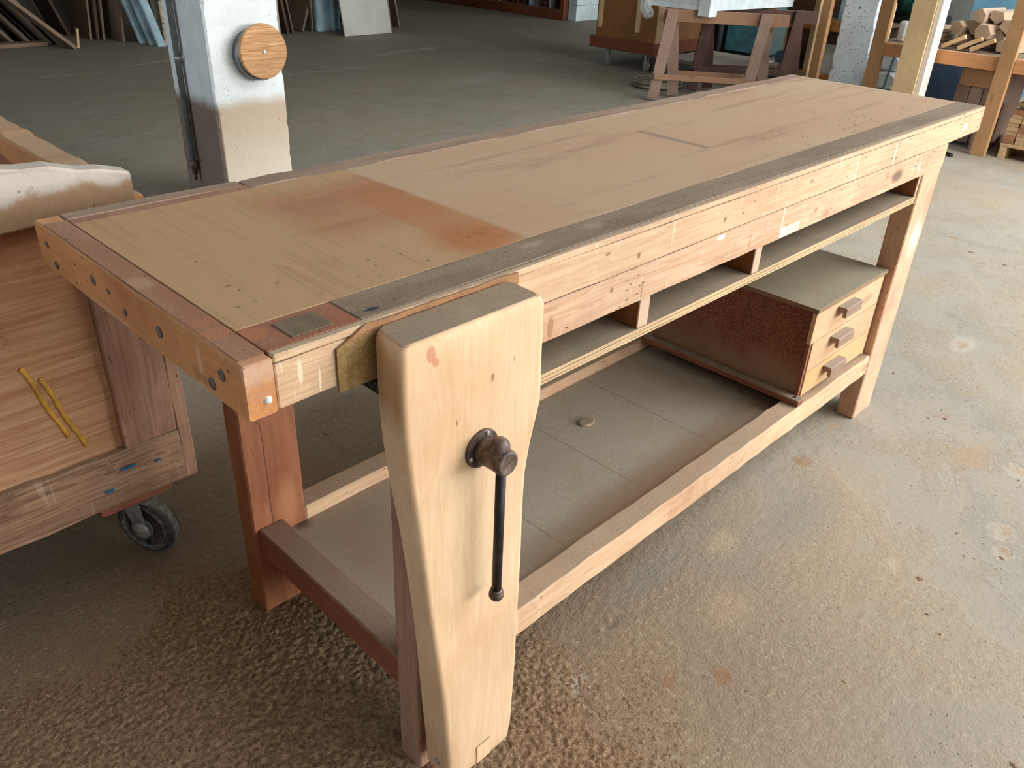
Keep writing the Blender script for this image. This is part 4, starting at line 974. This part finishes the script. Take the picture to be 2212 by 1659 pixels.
bm = bmesh.new(); addbox(bm, 6.15, 6.75, 8.5, 8.9, 0, 4.19, .01); tag(mesh('dark_pier', bm, M['plasterdark']), 'dark brown pier behind the boards right of the plywood sheet', 'pier')
struct('wall_bay', board('wall_bay', HX0 + .2, 6.75, 9.6, 9.75, 0, HZ - .01, M['plasterdark']))
FR_ = thing('far_rack', 'dark red brown board rack along the far wall', 'rack', (9.3, 9.0, 0))
off(board('base_beam', 9.05, 9.13, 7.60, 10.6, 0, .13, M['cratebase'], FR_, .005), FR_)
off(board('post', 9.05, 9.15, 7.53, 7.598, 0, 2.4, M['cratebase'], FR_, .005), FR_)
off(board('rack_floor', 9.131, 9.8, 7.60, 10.6, 0, .10, M['leandark'], FR_, .005), FR_)
pal = ['leandark', 'leandark', 'greyply', 'leandark', 'leanboard', 'bluewhite', 'leandark', 'cratebase']
names_ = ['first', 'second', 'third', 'fourth', 'fifth', 'sixth', 'seventh', 'eighth', 'ninth', 'tenth', 'eleventh', 'twelfth', 'thirteenth', 'fourteenth', 'fifteenth', 'sixteenth']
yy = 7.66
for i in range(16):
    ln2 = -.05 + .022 * i + (.02 if i % 3 else 0); th = R.uniform(.02, .045)
    bm = bmesh.new(); beam(bm, (9.38, yy, .106), (9.38, yy + ln2 * 1.2, 1.6), .45, th, (0, 1, 0), .002)
    zmin = min(v.co.z for v in bm.verts); bmesh.ops.translate(bm, verts=bm.verts, vec=(0, 0, .1005 - zmin))
    tag(mesh('rack_board', bm, M[pal[i % 8]]), '%s board from the white wall in the far rack' % names_[i], 'board', 'boards in the far rack')
    yy += R.uniform(.09, .17)
bm = bmesh.new()
for i in range(20): addbox(bm, 9.155, 11.0, 7.38, 7.53, i * .2, i * .2 + .1965, .004)
struct('wall_divider', mesh('wall_divider', bm, M['limewash']))

# ------------------------------------------------------------------ sawdust and shavings
rr = random.Random(11)
bm = bmesh.new(); NX, NY = 430, 400; X0, X1, Y0, Y1 = -.55, .95, -.55, .85
from mathutils import noise as mn
grid = []
for j in range(NY + 1):
    row = []
    for i in range(NX + 1):
        x = X0 + (X1 - X0) * i / NX; y = Y0 + (Y1 - Y0) * j / NY
        e = max(0, 1 - math.hypot((x - .05) / .80, (y - .08) / .74) + .22 * mn.noise(Vector((x * 4, y * 4, 9)))) ; e = min(1, e * 2.6)
        n = mn.noise(Vector((x * 9, y * 9, 0))) * .5 + .5; n2 = mn.noise(Vector((x * 34, y * 34, 3))); n3 = mn.noise(Vector((x * 85, y * 85, 5)))
        n4 = mn.noise(Vector((x * 150, y * 150, 7)))
        z = e * (.0022 + .003 * n + .0016 * n2 + .0026 * n3 + .0034 * n4) - (1 - e) * .003 - .0012
        row.append(bm.verts.new((x, y, z)))
    grid.append(row)
for j in range(NY):
    for i in range(NX):
        q = (grid[j][i], grid[j][i + 1], grid[j + 1][i + 1], grid[j + 1][i])
        if max(v.co.z for v in q) > -.0006: bm.faces.new(q)
bmesh.ops.delete(bm, geom=[v for v in bm.verts if not v.link_faces], context='VERTS')
tag(mesh('sawdust', bm, M['sawdust'], None, True), 'brown sawdust caked on the floor round the near end of the workbench', 'sawdust', None, 'stuff')
def chips(name, n, place, smin, smax, m, label, seed):
    rr = random.Random(seed); bm = bmesh.new()
    for _ in range(n):
        x, y, z = place(rr); a = rr.uniform(0, math.tau); s = rr.uniform(smin, smax); l = s * rr.choice((1, 1, 1.5, 2.5)); cu = rr.uniform(.0, .5)
        ca, sa = math.cos(a), math.sin(a); w = s * .35; vs = []
        for k in range(4):
            t_ = k / 3 - .5
            for e in (-1, 1):
                px = t_ * l; py = e * w * .5 + cu * l * t_ * t_ * 2; pz = z + .0004 + (t_ * t_) * l * cu * .5
                vs.append(bm.verts.new((x + px * ca - py * sa, y + px * sa + py * ca, pz)))
        for k in range(3): bm.faces.new((vs[2 * k], vs[2 * k + 1], vs[2 * k + 3], vs[2 * k + 2]))
        top = [vs[i] for i in range(8)]
    bmesh.ops.solidify(bm, geom=bm.faces[:], thickness=.0004)
    return tag(mesh(name, bm, m), label, 'shavings', None, 'stuff')
def onfloor(r):
    while True:
        x = r.uniform(-.3, 5.5); y = r.uniform(-1.0, 3.0)
        if .2 < x < 2.05 and -.12 < y < .6 and True: continue
        return x, y, .0
chips('floor_shavings', 900, onfloor, .002, .007, M['shaving'], 'pale wood chips scattered over the concrete floor', 5)
def ontop(r):
    x = r.uniform(.05, 2.2); y = abs(r.gauss(.03, .12)) if r.random() < .6 else r.uniform(.02, .55)
    if x < .45 and y < .09: y += .1
    return x, min(max(y, .012), .57), H + .0006
chips('bench_shavings', 520, ontop, .0012, .0036, M['shaving'], 'pale wood chips scattered over the dusty bench top', 9)
# small rough lumps of caked dust on the open floor
bm = bmesh.new(); rl = random.Random(21)
for _ in range(900):
    x = rl.uniform(.6, 4.2); y = rl.uniform(-1.2, 2.6)
    if .15 < x < 2.1 and -.1 < y < .62: continue
    s = .0016 + .0062 * rl.random() ** 3
    if mn.noise(Vector((x * 2.2, y * 2.2, 4))) < rl.uniform(-.5, .25): continue
    mtx = Matrix.Translation((x, y, 0)) @ Matrix.Rotation(rl.uniform(0, 3), 4, 'Z') @ Matrix.Diagonal((s * rl.uniform(1, 2.4), s, s * .38, 1))
    bmesh.ops.create_icosphere(bm, subdivisions=1, radius=1, matrix=mtx)
tag(mesh('dust_lumps', bm, M['sawdust']), 'small lumps of caked sawdust on the open concrete floor', 'sawdust', None, 'stuff')

# ------------------------------------------------------------------ light
def area(name, loc, target, sx, sy, power, col=(1, 1, 1)):
    d = bpy.data.lights.new(name, 'AREA'); d.shape = 'RECTANGLE'; d.size = sx; d.size_y = sy; d.energy = power; d.color = col
    o = bpy.data.objects.new(name, d); C.objects.link(o); o.location = loc
    o.rotation_euler = (Vector(target) - Vector(loc)).to_track_quat('-Z', 'Y').to_euler(); return o
for i, (a, b, z0, z1) in enumerate(FW):
    x = (a + b) / 2; area('window_daylight', (x, HY0 - .05, 2.4), (x, 0, 1.6), 3.1, 2.5, (110, 330, 380)[i], (1.0, .985, .97))
for (a, b, z0, z1) in RW:
    y = (a + b) / 2; area('window_daylight', (HX1 + .05, y, 2.4), (0, y, 1.4), 2.9, 2.5, 330, (.93, .97, 1.0))
area('window_daylight', (HX0 - .05, 4.0, 2.4), (6, 4, 1.2), 2.9, 2.0, 90, (.80, .90, 1.0))
area('added_roof_fill', ((SK[0] + SK[1]) / 2, (SK[2] + SK[3]) / 2, HZ + .12), ((SK[0] + SK[1]) / 2, (SK[2] + SK[3]) / 2 + .01, 0), 5.4, 3.3, 380, (.96, .98, 1.0))  # overhead fill added to brighten the top faces
w = bpy.data.worlds.new('world'); S.world = w; w.use_nodes = True
bg = w.node_tree.nodes['Background']; sky = w.node_tree.nodes.new('ShaderNodeTexSky')
sky.sky_type = 'NISHITA'; sky.sun_disc = False; sky.sun_elevation = math.radians(40)
w.node_tree.links.new(sky.outputs[0], bg.inputs[0]); bg.inputs[1].default_value = .25

# ------------------------------------------------------------------ camera
yaw, pitch, roll, fpx = 0.8122, -0.5236, 0.0446, 1765.68
f = Vector((math.sin(yaw) * math.cos(pitch), math.cos(yaw) * math.cos(pitch), math.sin(pitch)))
r = Vector((math.cos(yaw), -math.sin(yaw), 0)); u = r.cross(f)
r2 = r * math.cos(roll) + u * math.sin(roll); u2 = -r * math.sin(roll) + u * math.cos(roll)
cd = bpy.data.cameras.new('camera'); cam = bpy.data.objects.new('camera', cd); C.objects.link(cam)
cd.sensor_width = 36; cd.sensor_fit = 'HORIZONTAL'; cd.lens = fpx * 36 / 2212; cd.clip_start = .02
cam.matrix_world = Matrix(((r2.x, u2.x, -f.x, -.3367), (r2.y, u2.y, -f.y, -.7013), (r2.z, u2.z, -f.z, 1.2934), (0, 0, 0, 1)))
S.camera = cam
S.view_settings.view_transform = 'Standard'; S.view_settings.look = 'None'; S.view_settings.gamma = 1; S.view_settings.exposure = 0.5
S.view_settings.use_curve_mapping = False
cy = S.cycles
cy.max_bounces = 4; cy.diffuse_bounces = 3; cy.glossy_bounces = 2; cy.transmission_bounces = 2; cy.transparent_max_bounces = 6
cy.caustics_reflective = False; cy.caustics_refractive = False; cy.sample_clamp_indirect = 6
cy.use_adaptive_sampling = True; cy.adaptive_threshold = .06; cy.adaptive_min_samples = 10
